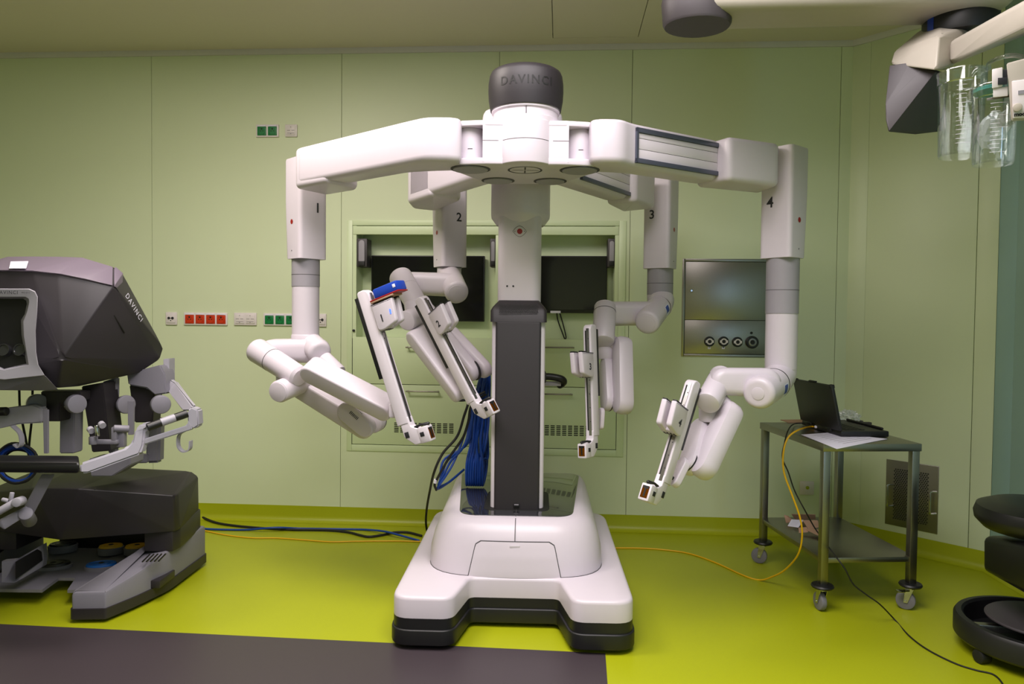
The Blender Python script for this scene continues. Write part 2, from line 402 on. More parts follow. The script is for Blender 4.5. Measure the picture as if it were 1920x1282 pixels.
# monitors in the niche
for k, (x0, x1, z0, z1, lab) in enumerate(((696, 907.5, 478.5, 603, 'black flat monitor in the left bay of the green niche'), (948, 1137.5, 479, 587.5, 'black flat monitor in the right bay of the niche, cable loop below'))):
    yb = DW+.085; a, b = Wl(x0, z0, yb), Wl(x1, z1, yb)
    t = thing('monitor', lab, 'monitor', ((a.x+b.x)/2, yb+.02, b.z))
    bm = nb(); abox(bm, a.x, b.x, yb+.002, yb+.04, b.z, a.z, .004); obj('housing', bm, 'black', t)
    bm = nb(); m_ = .006; abox(bm, a.x+m_, b.x-m_, yb-.0005, yb+.003, b.z+(.022 if k else .008), a.z-m_); obj('screen', bm, 'screen', t)
    bm = nb(); abox(bm, (a.x+b.x)/2-.08, (a.x+b.x)/2+.08, yb+.04, DW+ND+.001, b.z+.1, a.z-.1); obj('wall_mount', bm, 'black', t)
    if k:
        l0, l1 = Wl(1032, 582.5, yb-.001), Wl(1051, 587, yb-.001)
        bm = nb(); abox(bm, l0.x, l1.x, yb-.002, yb+.003, l1.z, l0.z); obj('label_strip', bm, 'paper', t)
        bm = nb(); tube(bm, curve([Wl(1044, 585, yb+.02), Wl(1046, 600, yb+.03), Wl(1053, 620, yb+.03), Wl(1059, 635, yb+.03), Wl(1061, 630, yb+.03), Wl(1055, 605, yb+.03), Wl(1049, 585, yb+.02)]), .004, 8); obj('power_cable', bm, 'rubber', t)
# sockets
def plate(name, label, x0, x1, y0, y1, kinds, m='socket', group=None):
    a, b = Wl(x0, y0), Wl(x1, y1); a, b = V((a.x, DW, a.z)), V((b.x, DW, b.z))
    t = thing(name, label, 'socket', ((a.x+b.x)/2, DW, (a.z+b.z)/2), group)
    bm = nb(); abox(bm, a.x, b.x, DW-.011, DW+.001, b.z, a.z, .003); obj('cover_frame', bm, m, t)
    n = len(kinds); h = a.z-b.z; cell = h*.88 if n > 1 else h*.9
    sp = (b.x-a.x-h*.12)/n
    for i, k in enumerate(kinds):
        c = V((a.x+h*.06+sp*(i+.5), DW-.011, (a.z+b.z)/2)); s = h*.36
        if k in 'rg':
            mm = 'sred' if k == 'r' else 'sgreen'
            bm = nb(); abox(bm, c.x-s, c.x+s, c.y-.004, c.y+.002, c.z-s*1.05, c.z+s*.85, .002); so = obj('socket', bm, mm, t, label='red socket insert' if k == 'r' else 'green socket insert')
            bm = nb(); lathe(bm, c+V((0, -.0045, -s*.1)), (0, -1, 0), [(s*.8, 0), (s*.8, .002), (s*.7, .002), (s*.68, .0002), (.0005, .0002)], 20); obj('ring', bm, mm, so)
            bm = nb()
            for q in (-1, 1): lathe(bm, c+V((q*s*.28, -.0045, -s*.1)), (0, -1, 0), [(s*.12, 0), (s*.12, .001)], 8)
            lathe(bm, c+V((0, -.0045, s*.35)), (0, -1, 0), [(s*.2, 0), (s*.2, .0012)], 8)
            obj('contact_hole', bm, 'rubber', so)
            bm = nb(); abox(bm, c.x-s*.92, c.x+s*.92, c.y-.005, c.y+.002, c.z+s*.88, c.z+s*1.15, .001); obj('label_window', bm, 'paper', t)
        elif k == 'd':
            bm = nb(); abox(bm, c.x-s, c.x+s, c.y-.004, c.y+.002, c.z-s, c.z+s*1.0, .002); so = obj('data_insert', bm, m, t)
            bm = nb()
            for q in (-1, 1): abox(bm, c.x+q*s*.5-s*.35, c.x+q*s*.5+s*.35, c.y-.0047, c.y, c.z-s*.02, c.z+s*.06)
            for q in (-1, 1): lathe(bm, c+V((0, -.0045, q*s*.75)), (0, -1, 0), [(s*.08, 0), (s*.08, .001)], 8)
            abox(bm, c.x-s*.8, c.x+s*.8, c.y-.0047, c.y, c.z-s*.62, c.z-s*.56)
            obj('port_slots', bm, 'line', so)
        elif k == 'e':
            bm = nb(); abox(bm, c.x-s, c.x+s, c.y-.004, c.y+.002, c.z-s*.95, c.z+s*.95, .002); so = obj('insert', bm, m, t)
            bm = nb()
            for q in (-1, 1): lathe(bm, c+V((q*s*.42, -.0045, s*.1)), (0, -1, 0), [(s*.28, 0), (s*.28, .003), (s*.15, .003)], 12)
            abox(bm, c.x-s*.2, c.x+s*.2, c.y-.006, c.y, c.z+s*.05, c.z+s*.15)
            lathe(bm, c+V((0, -.0045, -s*.42)), (0, -1, 0), [(s*.12, 0), (s*.12, .002)], 8); obj('terminal', bm, 'ink', so)
        elif k == 'o':
            bm = nb(); abox(bm, c.x-s, c.x+s, c.y-.004, c.y+.002, c.z-s, c.z+s, .002); so = obj('insert', bm, m, t)
            bm = nb(); lathe(bm, c+V((0, -.0045, s*.15)), (0, -1, 0), [(s*.36, 0), (s*.36, .003), (s*.25, .004)], 14); obj('lime_plug', bm, 'lime', so)
plate('wall_socket', 'upper white plate of two green power sockets above the red row', 481, 523.5, 234, 257.5, 'gg')
plate('data_socket', 'upper single white data outlet beside the two green sockets', 535.5, 558, 234, 257, 'd')
plate('earth_socket', 'leftmost white plate with two round dark terminals, left of red sockets', 312, 333, 585, 609, 'e')
plate('wall_socket', 'white plate with row of four red power sockets', 346, 427.5, 585.5, 610, 'rrrr')
plate('data_socket', 'double white data outlet between red and green socket rows', 440, 482, 586, 610, 'dd')
plate('wall_socket', 'lower white plate of green power sockets partly behind the robot sleeve', 495, 577, 587, 611, 'gggg')
plate('earth_socket', 'white plate with two dark terminals just right of robot sleeve', 592, 612.5, 588, 612.5, 'e')
plate('wall_outlet', 'small square white outlet with lime plug low behind the steel trolley', 1499.5, 1525, 901.5, 927, 'o')
# steel media panel right of the cabinet
a, b = Wl(1280, 485), Wl(1460, 668); sp = thing('steel_service_panel', 'stainless wall panel with round gas couplings, partly behind right arm', 'panel', ((a.x+b.x)/2, DW, b.z))
z0, z1 = Wl(1277, 668).z, a.z; x0, x1 = Wl(1278.5, 570).x, b.x
bm = nb(); w = .016
for (p, q, r, s) in ((x0, x0+w, z0, z1), (x1-w, x1, z0, z1), (x0+w, x1-w, z0, z0+w), (x0+w, x1-w, z1-w, z1)): abox(bm, p, q, DW-.006, DW+.001, r, s, .001)
obj('frame', bm, 'steel', sp)
zm = Wl(1340, 600).z
bm = nb(); abox(bm, x0+w+.003, x1-w-.003, DW-.004, DW-.0005, zm+.0015, z1-w-.003, .0008); do = obj('door', bm, 'steel', sp)
bm = nb(); lathe(bm, V((Wl(1296, 545).x, DW-.004, Wl(1296, 545).z)), (0, -1, 0), [(.009, 0), (.009, .006), (.006, .01)], 14); obj('lock_knob', bm, 'chrome', do)
bm = nb(); abox(bm, x0+w+.003, x1-w-.003, DW-.004, DW-.0005, z0+w+.003, zm-.0015, .0008); lp = obj('coupling_plate', bm, 'steel', sp)
bm = nb(); abox(bm, x0+w-.001, x1-w+.001, DW-.0008, DW+.0008, z0+w-.001, z1-w+.001); obj('backing', bm, 'rubber', sp)
for (px, py, r) in ((1329.5, 640, 9.3), (1356, 640, 9.3), (1382, 641, 9.3), (1409.5, 641.5, 11.5)):
    c = Wl(px, py); c.y = DW-.004; R_ = S_(r, 4.55)
    bm = nb(); lathe(bm, c, (0, -1, 0), [(R_, 0), (R_, .012), (R_*.85, .016), (R_*.8, .016)], 24); cp = obj('gas_coupling', bm, 'black', sp)
    bm = nb(); lathe(bm, c+V((0, -.016, 0)), (0, -1, 0), [(R_*.62, 0), (R_*.62, .003), (R_*.45, .004), (R_*.4, .001)], 20)
    if r < 10:
        for q in (-1, 1): box(bm, c+V((q*R_*.6, -.017, 0)), (R_*.18, 0, 0), (0, .002, 0), (0, 0, R_*.25))
    obj('collar', bm, 'socket' if r < 10 else 'steel', cp)
    bm = nb(); lathe(bm, c+V((0, -.0165, 0)), (0, -1, 0), [(R_*.36, 0), (R_*.36, .001)], 16); obj('bore', bm, 'rubber', cp)
    if px < 1360:
        lc = Wl(px, 651.5); s = .0085; bm = nb(); abox(bm, lc.x-s, lc.x+s, DW-.0055, DW-.003, lc.z-s, lc.z+s); tg = obj('number_tag', bm, 'paper', sp)
        bm = nb(); text(bm, '1' if px < 1340 else '4', lambda x, y, hh: V((lc.x+x, DW-.0056-hh, lc.z+y)), .017); obj('digit', bm, 'ink', tg)
bm = nb(); c = Wl(1408.5, 624); lathe(bm, V((c.x, DW-.004, c.z)), (0, -1, 0), [(.008, 0), (.008, .004), (.004, .004)], 12); obj('indicator', bm, 'rubber', sp)
# perforated return-air grille on the angled wall
A, B, C_, D_ = Ch(1662.5, 861), Ch(1761.5, 873.5), Ch(1757.5, 1000.5), Ch(1660, 981.5)
gx0, gx1 = (A+D_)/2, (B+C_)/2; gz1 = (A.z+B.z)/2; gz0 = (C_.z+D_.z)/2
s0, s1 = (gx0-V((cx, DW, 0))).dot(cd_), (gx1-V((cx, DW, 0))).dot(cd_)
gv = thing('air_grille', 'perforated steel grille with two pull handles low on the angled wall', 'grille', V((cx, DW, gz0))+cd_*(s0+s1)/2)
fg = plane_f(V((cx, DW, 0)), cd_, Z, -N2)
bm = nb(); prism(bm, [(s0, gz0), (s1, gz0), (s1, gz1), (s0, gz1)], fg, .0003, .006, 0, .002); obj('plate', bm, 'steel', gv)
w = s1-s0; hh = gz1-gz0
bm = nb(); nx, nz = 15, 28
for j in range(nz):
    for i in range(nx):
        u = s0+w*.17+w*.66*(i+(.5 if j % 2 else 0))/nx; v = gz0+hh*.1+hh*.78*(j+.5)/nz; r = w*.66/nx*.40
        bm.faces.new([bm.verts.new(fg(u+r*math.cos(k*PI/3), v+r*math.sin(k*PI/3), .0066)) for k in range(6)])
o = obj('holes', bm, 'rubber', gv); o['kind'] = 'stuff'
for u in (s0+w*.085, s1-w*.10):
    v0, v1 = gz0+hh*.30, gz0+hh*.62
    bm = nb(); tube(bm, curve([fg(u+.02, v0, .005), fg(u, v0, .035), fg(u, v0+.02, .04), fg(u, v1-.02, .04), fg(u, v1, .035), fg(u+.02, v1, .005)], 5), .005, 8); obj('handle', bm, 'chrome', gv)
# ================================================================== SURGICAL ROBOT
def KB(x, y, z): return K(.012+x+.034*y, 2.82+y-.034*x, z)
def H(x, y, z): return K(.044+x, 2.85+y, z)
rob = thing('surgical_robot', 'large white four-armed surgical robot standing in the middle of the room', 'robot', KB(0, .6, 0))
BL = 1.34
feet = [(-.478, 0), (-.236, 0), (-.188, .235), (.188, .235), (.236, 0), (.478, 0), (.478, BL), (-.478, BL)]
frad = [.08, .05, .03, .03, .05, .08, .14, .14]
base_o = rpoly(feet, frad, 6)
big = offset(ccw(base_o), -.008)
bm = nb(); prism(bm, base_o, KB, .125, .212, 0, .016); base = obj('base_skirt', bm, 'white', rob)
bm = nb(); prism(bm, base_o, KB, .075, .126); b2 = obj('bumper', bm, 'bumper', rob)
bm = nb(); prism(bm, big, KB, .02, .082, .006, .006); obj('bumper_rail', bm, 'bumper', rob)
for x, y in ((-.38, .12), (.38, .12), (-.36, 1.2), (.36, 1.2)):
    bm = nb(); c = KB(x, y, .045); a = RX; cyl(bm, c-a*.025, c+a*.025, .045, .006, 20); obj('wheel', bm, 'rubber', rob)
def rr(hf, hb, yf, yb, rf, rb, z, n=8):
    pts = rpoly([(-hf, yf), (hf, yf), (hb, yb), (-hb, yb)], [rf, rf, rb, rb], n)
    return pts
def ringp(hf, hb, yf, yb, rf, rb, z, bow=0):
    return [KB(p.x, p.y-(bow*(1-(p.x/hf)**2) if p.y < yf+.3 and abs(p.x) < hf else 0), z) for p in rr(hf, hb, yf, yb, rf, rb, z)]
dome = [(.385, .385, .272, 1.31, .20, .12, .205, .03), (.388, .385, .274, 1.31, .2, .12, .225, .03), (.385, .38, .285, 1.31, .2, .12, .29, .028), (.37, .375, .30, 1.31, .19, .12, .345, .026),
        (.35, .368, .313, 1.31, .18, .12, .385, .022), (.327, .36, .328, 1.31, .17, .12, .412, .018), (.30, .35, .345, 1.31, .15, .12, .429, .012), (.275, .342, .362, 1.305, .12, .11, .437, .008)]
bm = nb(); loft(bm, [ringp(*d) for d in dome]); shell = obj('base_cover', bm, 'white', rob, sharp=60)
bm = nb(); rg_ = ringp(.387, .385, .2725, 1.31, .2, .12, .2125, .03); tube(bm, rg_+rg_[:1], .0016, 6); obj('cover_joint', bm, 'line', rob)
plate_o = rr(.25, .332, .375, 1.29, .09, .09, 0)
bm = nb(); prism(bm, plate_o, KB, .43, .4395, 0, .002); obj('top_plate', bm, 'gloss', rob, label='glossy black top plate')
# service flap on the front of the cover, follows its surface
def front(x, z):
    for d0, d1 in zip(dome, dome[1:]):
        if d0[6] <= z <= d1[6]:
            t = (z-d0[6])/(d1[6]-d0[6]); yy = [a+(b-a)*t for a, b in zip(d0, d1)]
            return yy[2]-yy[7]*(1-(x/yy[0])**2)
    return .3
def flap(off, grow):
    bm = nb(); rows = []
    Zs = [.209+(.352+grow-.209)*k/12 for k in range(13)]
    for z in Zs:
        t = (z-.209)/(.143); hw = (.196-.031*t+grow); top = .352+grow-z
        if top < .02: hw -= .02-(.02**2-(.02-top)**2)**.5
        rows.append([KB(-hw+2*hw*k/16, front(0, z) + (front(-hw+2*hw*k/16, z)-front(0, z))-off, z) for k in range(17)])
    loft(bm, rows, caps=False, closed=False); return bm
bm = flap(.0012, .0035); obj('flap_joint', bm, 'line', rob)
bm = flap(.003, 0); fl = obj('service_flap', bm, 'white', rob, label='smooth front service flap')
bm = nb(); box(bm, KB(0, front(0, .335)-.003, .335), RX*.022, FY*.002, Z*.006, .0015); obj('grip_recess', bm, 'white2', fl)
bm = nb(); loft(bm, [[KB(sx, front(0, z)-.0015, z) for sx in (-.0016, .0016)] for z in (.355, .37, .385, .40, .412, .422, .429, .436)], caps=False, closed=False)
tube(bm, [KB(0, .37, .4405), KB(0, .475, .4405)], .0016, 6); obj('parting_line', bm, 'line', rob)
# column
bm = nb(); prism(bm, rr(.122, .122, .50, .80, .03, .05, 0), KB, .43, 1.30, 0, .004); obj('column_body', bm, 'white2', rob)
bm = nb(); prism(bm, rr(.103, .103, .474, .56, .012, .01, 0), KB, .43, 1.292, 0, .003); cp = obj('column_front_panel', bm, 'dark', rob, label='tall charcoal front panel of the column')
bm = nb(); prism(bm, rr(.15, .15, .455, .84, .06, .06, 0), KB, .4395, .4415, 0, .001); obj('column_boot', bm, 'rubber', rob)
bm = nb(); box(bm, KB(0, .470, .462), RX*.014, FY*.006, Z*.007, .002); obj('latch', bm, 'rubber', rob)
bm = nb(); box(bm, KB(0, .4635, .4655), RX*.010, FY*.001, Z*.0022); obj('latch_mark', bm, 'wgray', rob)
bm = nb(); pts = []
for (hx, y0, y1, z) in ((.128, .476, .8, 1.292), (.128, .484, .8, 1.345), (.118, .495, .8, 1.362), (.092, .53, .78, 1.392)):
    pts.append([KB(p.x, p.y, z) for p in rr(hx, hx, y0, y1, .02, .03, 0, 5)])
loft(bm, pts); cc = obj('column_cap', bm, 'dark', rob, label='charcoal column cap with a speaker grille')
bm = nb(); bm2 = nb()
fq = plane_f(KB(0, .489, 1.353), RX, V((0, 0, 1))*.84+FY*.55, -FY*.84+Z*.55)
for j in range(9):
    for i in range(22):
        x = -.086+.172*(i+(.5 if j % 2 else 0))/21.5; y = -.024+.046*j/8; r = .0029
        if abs(x) > .088-.0: continue
        bm.faces.new([bm.verts.new(fq(x+r*math.cos(k*PI/3), y+r*math.sin(k*PI/3), .0042)) for k in range(6)])
go = obj('grille_holes', bm, 'rubber', cc); go['kind'] = 'stuff'; bm2.free()
bm = nb(); prism(bm, rr(.1, .1, .53, .75, .045, .045, 0), KB, 1.37, 1.80); mast = obj('mast', bm, 'white', rob)
def emblem(f, s, parent):
    bm = nb(); n = 20
    bm.faces.new([bm.verts.new(f(s*math.cos(2*PI*k/n), s*math.sin(2*PI*k/n), .001)) for k in range(n)]); obj('red_emblem', bm, 'red', parent)
fm = plane_f(KB(0, .5295, 0)+Z*1.707, RX, Z, -FY); emblem(fm, .0125, mast)
bm = nb()
for sgn in (1, -1):
    arc = [(-.028+.056*k/10, sgn*(.020*(1-((k-5)/5)**2)+.004)) for k in range(11)]
    tube(bm, [fm(x, y, .0006) for x, y in arc], .0007, 5)
for q in (-1, 1): tube(bm, [fm(q*.028, -.004, .0006), fm(q*.032, 0, .0006), fm(q*.028, .004, .0006)], .0007, 5); lathe(bm, fm(q*.022, 0, 0), -FY, [(.002, 0), (.002, .001)], 8)
obj('emblem_outline', bm, 'line', mast)
bm = nb()
for x in (-.055, -.027): lathe(bm, KB(x, .53, 1.3+S_(601-537, 3.35)), -FY, [(.0045, -.001), (.0045, .0012), (.002, .0012)], 12)
obj('screw', bm, 'ink', mast)
bm = nb(); lathe(bm, KB(0, .645, 1.745), Z, [(.105, 0), (.112, .001), (.137, .035), (.139, .05), (.139, .34), (.13, .35)], 48); obj('mast_collar', bm, 'white', rob)
bm = nb(); box(bm, KB(.003, .57, 2.115), RX*.168, FY*.32, Z*.077, .04, 4); obj('overhead_boom', bm, 'white2', rob)
# rear drive handle, right of the column
bm = nb()
hpts = curve([P(1015, 706, 3.75), P(1032, 706, 3.75), P(1052, 710, 3.75), P(1057, 716, 3.77), P(1050, 722, 3.8)], 6)
tube(bm, hpts, .018, 12, 1); dh = obj('drive_handle', bm, 'black', rob)
bm = nb(); box(bm, P(1030, 719, 3.77), RX*.06, FY*.01, Z*.012, .004); obj('handle_bracket', bm, 'wgray', dh)
bm = nb(); box(bm, KB(.06, .86, 1.02), RX*.07, FY*.08, Z*.03, .01); obj('handle_mount', bm, 'dark', rob)
# hub --------------------------------------------------------------
z0, z1 = 1.889, 2.057
def circ(x, y, r, n=20): return [V((x+r*math.cos(2*PI*k/n), y+r*math.sin(2*PI*k/n))) for k in range(n)]
def chull(pts):
    pts = sorted({(round(p[0], 6), round(p[1], 6)) for p in pts})
    def half(ps):
        h = []
        for p in ps:
            while len(h) > 1 and (h[-1][0]-h[-2][0])*(p[1]-h[-2][1])-(h[-1][1]-h[-2][1])*(p[0]-h[-2][0]) <= 0: h.pop()
            h.append(p)
        return h[:-1]
    return [V(p) for p in half(pts)+half(pts[::-1])]
lip = chull(circ(-.212, .02, .082)+circ(.212, .02, .082)+circ(-.11, .25, .075)+circ(.11, .25, .075)+[V((-.15, -.072)), V((.15, -.072))])
bm = nb(); prism(bm, lip, H, z0, z0+.026, .006, .004); prism(bm, lip, H, z1-.022, z1, .003, .008)
body = chull([V((-.163, -.071)), V((.163, -.071)), V((.163, .1)), V((-.163, .1))]+circ(-.09, .25, .06)+circ(.09, .25, .06))
prism(bm, body, H, z0+.01, z1-.01)
bm2 = [H(p.x, p.y, 0) for p in circ(0, .04, .108)]
cpts = chull(circ(0, -.012, .106, 40)); prism(bm, cpts, H, z0+.0012, z1-.0012, .005, .005)
hub = obj('arm_hub', bm, 'white', rob)
bm = nb(); zz = (z0+z1)/2+.006
for q in (-1, 1): tube(bm, [H(q*.163, -.0712, zz), H(q*.103, -.0712, zz)], .0009, 5)
tube(bm, [H(.1063*math.sin(t*PI/20), -.012-.1063*math.cos(t*PI/20), zz) for t in range(-6, 7)], .0009, 5); obj('hub_seam', bm, 'line', hub)
for (x, y, r) in ((-.213, .02, .068), (.213, .02, .068), (-.11, .25, .06), (.11, .25, .06)):
    bm = nb(); lathe(bm, H(x, y, z0), -Z, [(r, -.004), (r, .004), (r*.97, .006), (.001, .006)], 32); d = obj('pivot_cover', bm, 'wgray', hub)
    bm = nb(); lathe(bm, H(x, y, z0), -Z, [(r+.010, -.002), (r+.010, .0015), (r+.002, .0015)], 32); obj('pivot_ring', bm, 'line', hub)
bm = nb(); c = H(0, .03, z0-.0006)
for k in range(48):
    a0, a1 = 2*PI*k/48, 2*PI*(k+1)/48
    bm.faces.new([bm.verts.new(c+(RX*math.cos(a)+FY*math.sin(a))*r) for a, r in ((a0, .060), (a1, .060), (a1, .068), (a0, .068))])
for q in range(4):
    a = q*PI/2; d1 = RX*math.cos(a)+FY*math.sin(a); d2 = RX*-math.sin(a)+FY*math.cos(a)
    bm.faces.new([bm.verts.new(c+d1*u+d2*v) for u, v in ((.006, -.003), (.054, -.003), (.054, .003), (.006, .003))])
obj('alignment_mark', bm, 'line', hub)
bm = nb(); lathe(bm, H(0, .03, 2.05), Z, [(.135, 0), (.135, .022), (.128, .026), (.126, .05), (.133, .055), (.134, .085), (.12, .085)], 56); nk = obj('hub_neck', bm, 'white', rob)
bm = nb(); lathe(bm, H(0, .03, 2.112), Z, [(.128, .01), (.136, 0), (.138, .002), (.1445, .04), (.1465, .075), (.146, .105), (.142, .132), (.136, .146), (.126, .153), (.08, .158), (.001, .159)], 64); cap = obj('hub_cap', bm, 'dark', rob, label='round charcoal cap with lettering on top of the hub')
def capf(x, y, h):
    a = x/.145; z = 2.195+y; r = .1472+h; return H(r*math.sin(a), .03-r*math.cos(a), z)
bm = nb(); text(bm, 'DAVINCI', capf, .044, xs=1.0, space=1.25, ext=-.0002, bold=.0005); obj('lettering', bm, 'rubber', cap)
bm = nb(); box(bm, H(0, .03-.1275, 2.088), RX*.0012, FY*.006, Z*.014); obj('index_mark', bm, 'ink', nk)
# arms -------------------------------------------------------------
def kx(p, z): return K(p[0], p[1], z)
def camv(v): return _r*v[0]+_u*v[1]+_w*v[2]
def arm(n, outline, block, rails, corner, lft, rgt, num_on_left, piv):
    """boom outline / end block outline in plan; housing corner + the two visible face directions"""
    f = lambda x, y, h: K(x, y, h)
    bm = nb(); prism(bm, rpoly(outline, [.04]*len(outline), 5), f, z0+.002, z1-.001, .026, .014, 4)
    root = obj('robot_arm', bm, 'white', rob, label='white robot arm marked %d' % n)
    bm = nb(); prism(bm, rpoly(block, [.035]*len(block), 5), f, 1.878, z1+.002, .022, .022, 4); eb = obj('boom_end_block', bm, 'white', root)
    bm = nb(); c = H(piv[0], piv[1], 0); lathe(bm, c+Z*(z0+.027), Z, [(.056, 0), (.056, z1-z0-.05)], 32); pv = obj('pivot_drum', bm, 'white', root)
    if piv[1] < .1:
        bm = nb(); tube(bm, [c+V((0, 0, 1.955))-FY*.0562+RX*q for q in (-.009, .009)], .0013, 5); obj('index_mark', bm, 'ink', root)
    if rails:
        A, B = V((*rails[0], 0)), V((*rails[1], 0)); e = (B-A).normalized(); nn = V((e.y, -e.x, 0)); L = (B-A).length
        fr = lambda s, zz, h: K(A.x+e.x*s+nn.x*h, A.y+e.y*s+nn.y*h, zz)
        bm = nb()
        for (s0, s1, za, zb, h) in ((.0, L, z1-.034, z1-.016, .010), (.0, L, z0+.018, z0+.036, .010), (0, .012, z0+.018, z1-.016, .010)):
            hull(bm, [fr(s, q, t) for s in (s0, s1) for q in (za, zb) for t in (-.004, h)], .002)
        obj('rail_frame', bm, 'railgrey', root)
        bm = nb()
        for za, zb in ((z0+.037, z0+.071), (z0+.0725, z0+.112), (z0+.1135, z1-.035)):
            hull(bm, [fr(s, q, t) for s in (.016, L) for q in (za, zb) for t in (-.004, .003)], .001)
        obj('cover_strips', bm, 'white2', root)
        bm = nb()
        for q in (z0+.0718, z0+.1128): hull(bm, [fr(s, q+u, t) for s in (.015, L) for u in (-.001, .001) for t in (0, .0022)])
        obj('strip_gaps', bm, 'line', root)
    # vertical housing
    C = V((corner[0], corner[1])); l, r = V(lft), V(rgt); sd = .147; lo = 1.578
    def ring(z, k): return [K(q.x, q.y, z) for q in rpoly([C, C+r*(sd-(k if num_on_left else 0)), C+r*(sd-(k if num_on_left else 0))+l*(sd-(0 if num_on_left else k)), C+l*(sd-(0 if num_on_left else k))], .022, 5)]
    bm = nb(); loft(bm, [[p for p in ring(z, k)] for z, k in ((lo+.004, .02), (lo+.01, .016), (1.78, .004), (1.86, 0), (z1-.03, 0), (z1-.008, .0), (z1, .006))])
    hs = obj('arm_housing', bm, 'white', root)
    mid = C+(l+r)*sd/2
    zt = z1-.19 if n in (1, 4) else z1-.20
    fl_ = plane_f(kx(C, 0), K(*(-l), 0)-K(0, 0, 0), Z, K(*(-r), 0)-K(0, 0, 0))     # left face: x grows to the corner
    fr_ = plane_f(kx(C, 0), K(*r, 0)-K(0, 0, 0), Z, K(*(-l), 0)-K(0, 0, 0))
    nf, nx = (fl_, -sd*.66) if num_on_left else (fr_, sd*.64)
    ef, ex_ = (fr_, sd*.48) if num_on_left else (fl_, -sd*.5)
    zn = {1: 1.3+S_(596.8-388, 3.42), 2: 1.3+S_(600-407, 3.85), 3: 1.3+S_(603-401, 3.8), 4: 1.3+S_(605.6-380, 3.15)}[n]
    ze = {1: 1.3+S_(596.8-414, 3.42), 2: 1.3+S_(599-434, 3.85), 3: 1.3+S_(604-429, 3.8), 4: 1.3+S_(606-410, 3.1)}[n]
    bm = nb(); text(bm, str(n), lambda x, y, h: nf(nx+x, zn+y, h), .064, bold=.0012); obj('arm_number', bm, 'ink', hs)
    emblem(lambda x, y, h: ef(ex_+x, ze+y, h), .0115, hs)
    bm = nb(); lathe(bm, ef(ex_+.0, 1.62, 0), ef(0, 0, 1)-ef(0, 0, 0), [(.003, 0), (.003, .0012)], 8); obj('screw', bm, 'line', hs)
    return root, mid
def sub(root, name, build, m='white', label=None):
    bm = nb(); build(bm); return obj(name, bm, m, root, label=label)
def unit(a, b): v = V((b[0]-a[0], b[1]-a[1])); return v.normalized()
# arm 1
e1 = unit((-.418, 2.82), (-.975, 3.275)); r1 = V((.63, .776))
o1 = [(-.20, 2.76), (-.235, 2.742), (-.33, 2.742), (-.40, 2.795), (-.975, 3.275), (-.975+.08, 3.275+.1), (-.42, 2.98), (-.30, 2.945), (-.20, 2.93)]
E1 = V((-.985, 3.285)); b1 = [E1, E1-e1*.25, E1-e1*.25+r1*.12, E1-e1*.21+r1*.20, E1+e1*.03+r1*.20]
a1, m1 = arm(1, o1, b1, None, (-.997, 3.42), (-.707, .707), (.707, .707), False, (-.212, .02))
# arm 4
o4 = [(.285, 2.76), (.32, 2.742), (.40, 2.742), (.455, 2.805), (.86, 3.06), (.86-.07, 3.06+.11), (.45, 2.96), (.38, 2.94), (.285, 2.93)]
e4 = V((.848, .53)); r4 = V((.53, -.848)); B4 = V((.842, 3.050))
b4 = [B4, B4+V((.03, -.062)), V((1.125, 3.10)), V((1.10, 3.29)), B4-r4*.125]
a4, m4 = arm(4, o4, b4, ((.462, 2.808), (.842, 3.047)), (1.173, 3.10), (-.643, .766), (.766, .643), True, (.212, .02))
# arm 2
A2, B2 = V((-.215, 3.16)), V((-.53, 3.66)); e2 = (B2-A2).normalized(); r2 = V((e2.y, -e2.x))
o2 = [A2-e2*.08, B2, B2+r2*.125, A2+r2*.125-e2*.1]
b2_ = [B2, B2-e2*.27, B2-e2*.27+r2*.13, B2-e2*.22+r2*.19, B2+e2*.16+r2*.24, B2+e2*.16+r2*.1]
a2, m2 = arm(2, o2, b2_, None, (-.37, 3.85), (-.5, .866), (.866, .5), False, (-.11, .25))
# arm 3
A3, B3 = V((.265, 3.12)), V((.56, 3.555)); e3 = (B3-A3).normalized(); r3 = V((e3.y, -e3.x))
o3 = [A3-e3*.06, B3, B3-r3*.125, A3-r3*.125-e3*.06]
b3 = [B3, B3+e3*.02+r3*.03, B3+e3*.26+r3*.03, B3+e3*.28-r3*.17, B3-r3*.125]
a3, m3 = arm(3, o3, b3, ((.285, 3.149), (.56, 3.555)), (.81, 3.80), (-.848, .53), (.53, .848), True, (.11, .25))
def rzl(c, r, zs): lathe(bm, c, Z, [(r, z) for z in zs])
def sleeve(root, mid, R_, zt, zs, zw):
    """grey telescopic sleeve zt..zs, white tube zs..zw"""
    c = K(mid.x, mid.y, 0)
    bm = nb(); lathe(bm, c, Z, [(R_, zs), (R_, zt)], 40); sl = obj('grey_sleeve', bm, 'wgray', root, label='grey telescopic sleeve')
    bm = nb(); lathe(bm, c, Z, [(R_+.0005, zs+(zt-zs)*.42), (R_+.0005, zs+(zt-zs)*.42+.0022)], 40); obj('sleeve_joint', bm, 'line', root)
    if zw < zs-.01:
        bm = nb(); lathe(bm, c, Z, [(R_*.97, zw), (R_*.97, zs)], 40); obj('lower_tube', bm, 'white', root)
sleeve(a1, m1, .066, 1.582, 1.452, 1.205); sleeve(a4, m4, .0695, 1.582, 1.342, 1.10)
sleeve(a3, m3, .0685, 1.585, 1.444, 1.43); sleeve(a2, m2, .067, 1.585, 1.575, 1.53)
def ringseam(root, a, b, t, r, w=.0016, m='line'):
    a, b = V(a), V(b); d = (b-a).normalized(); c = a+(b-a)*t
    sub(root, 'joint_seam', lambda bm: lathe(bm, c-d*w, d, [(r-.003, 0), (r+.0006, 0), (r+.0006, 2*w), (r-.003, 2*w)], 40), m)
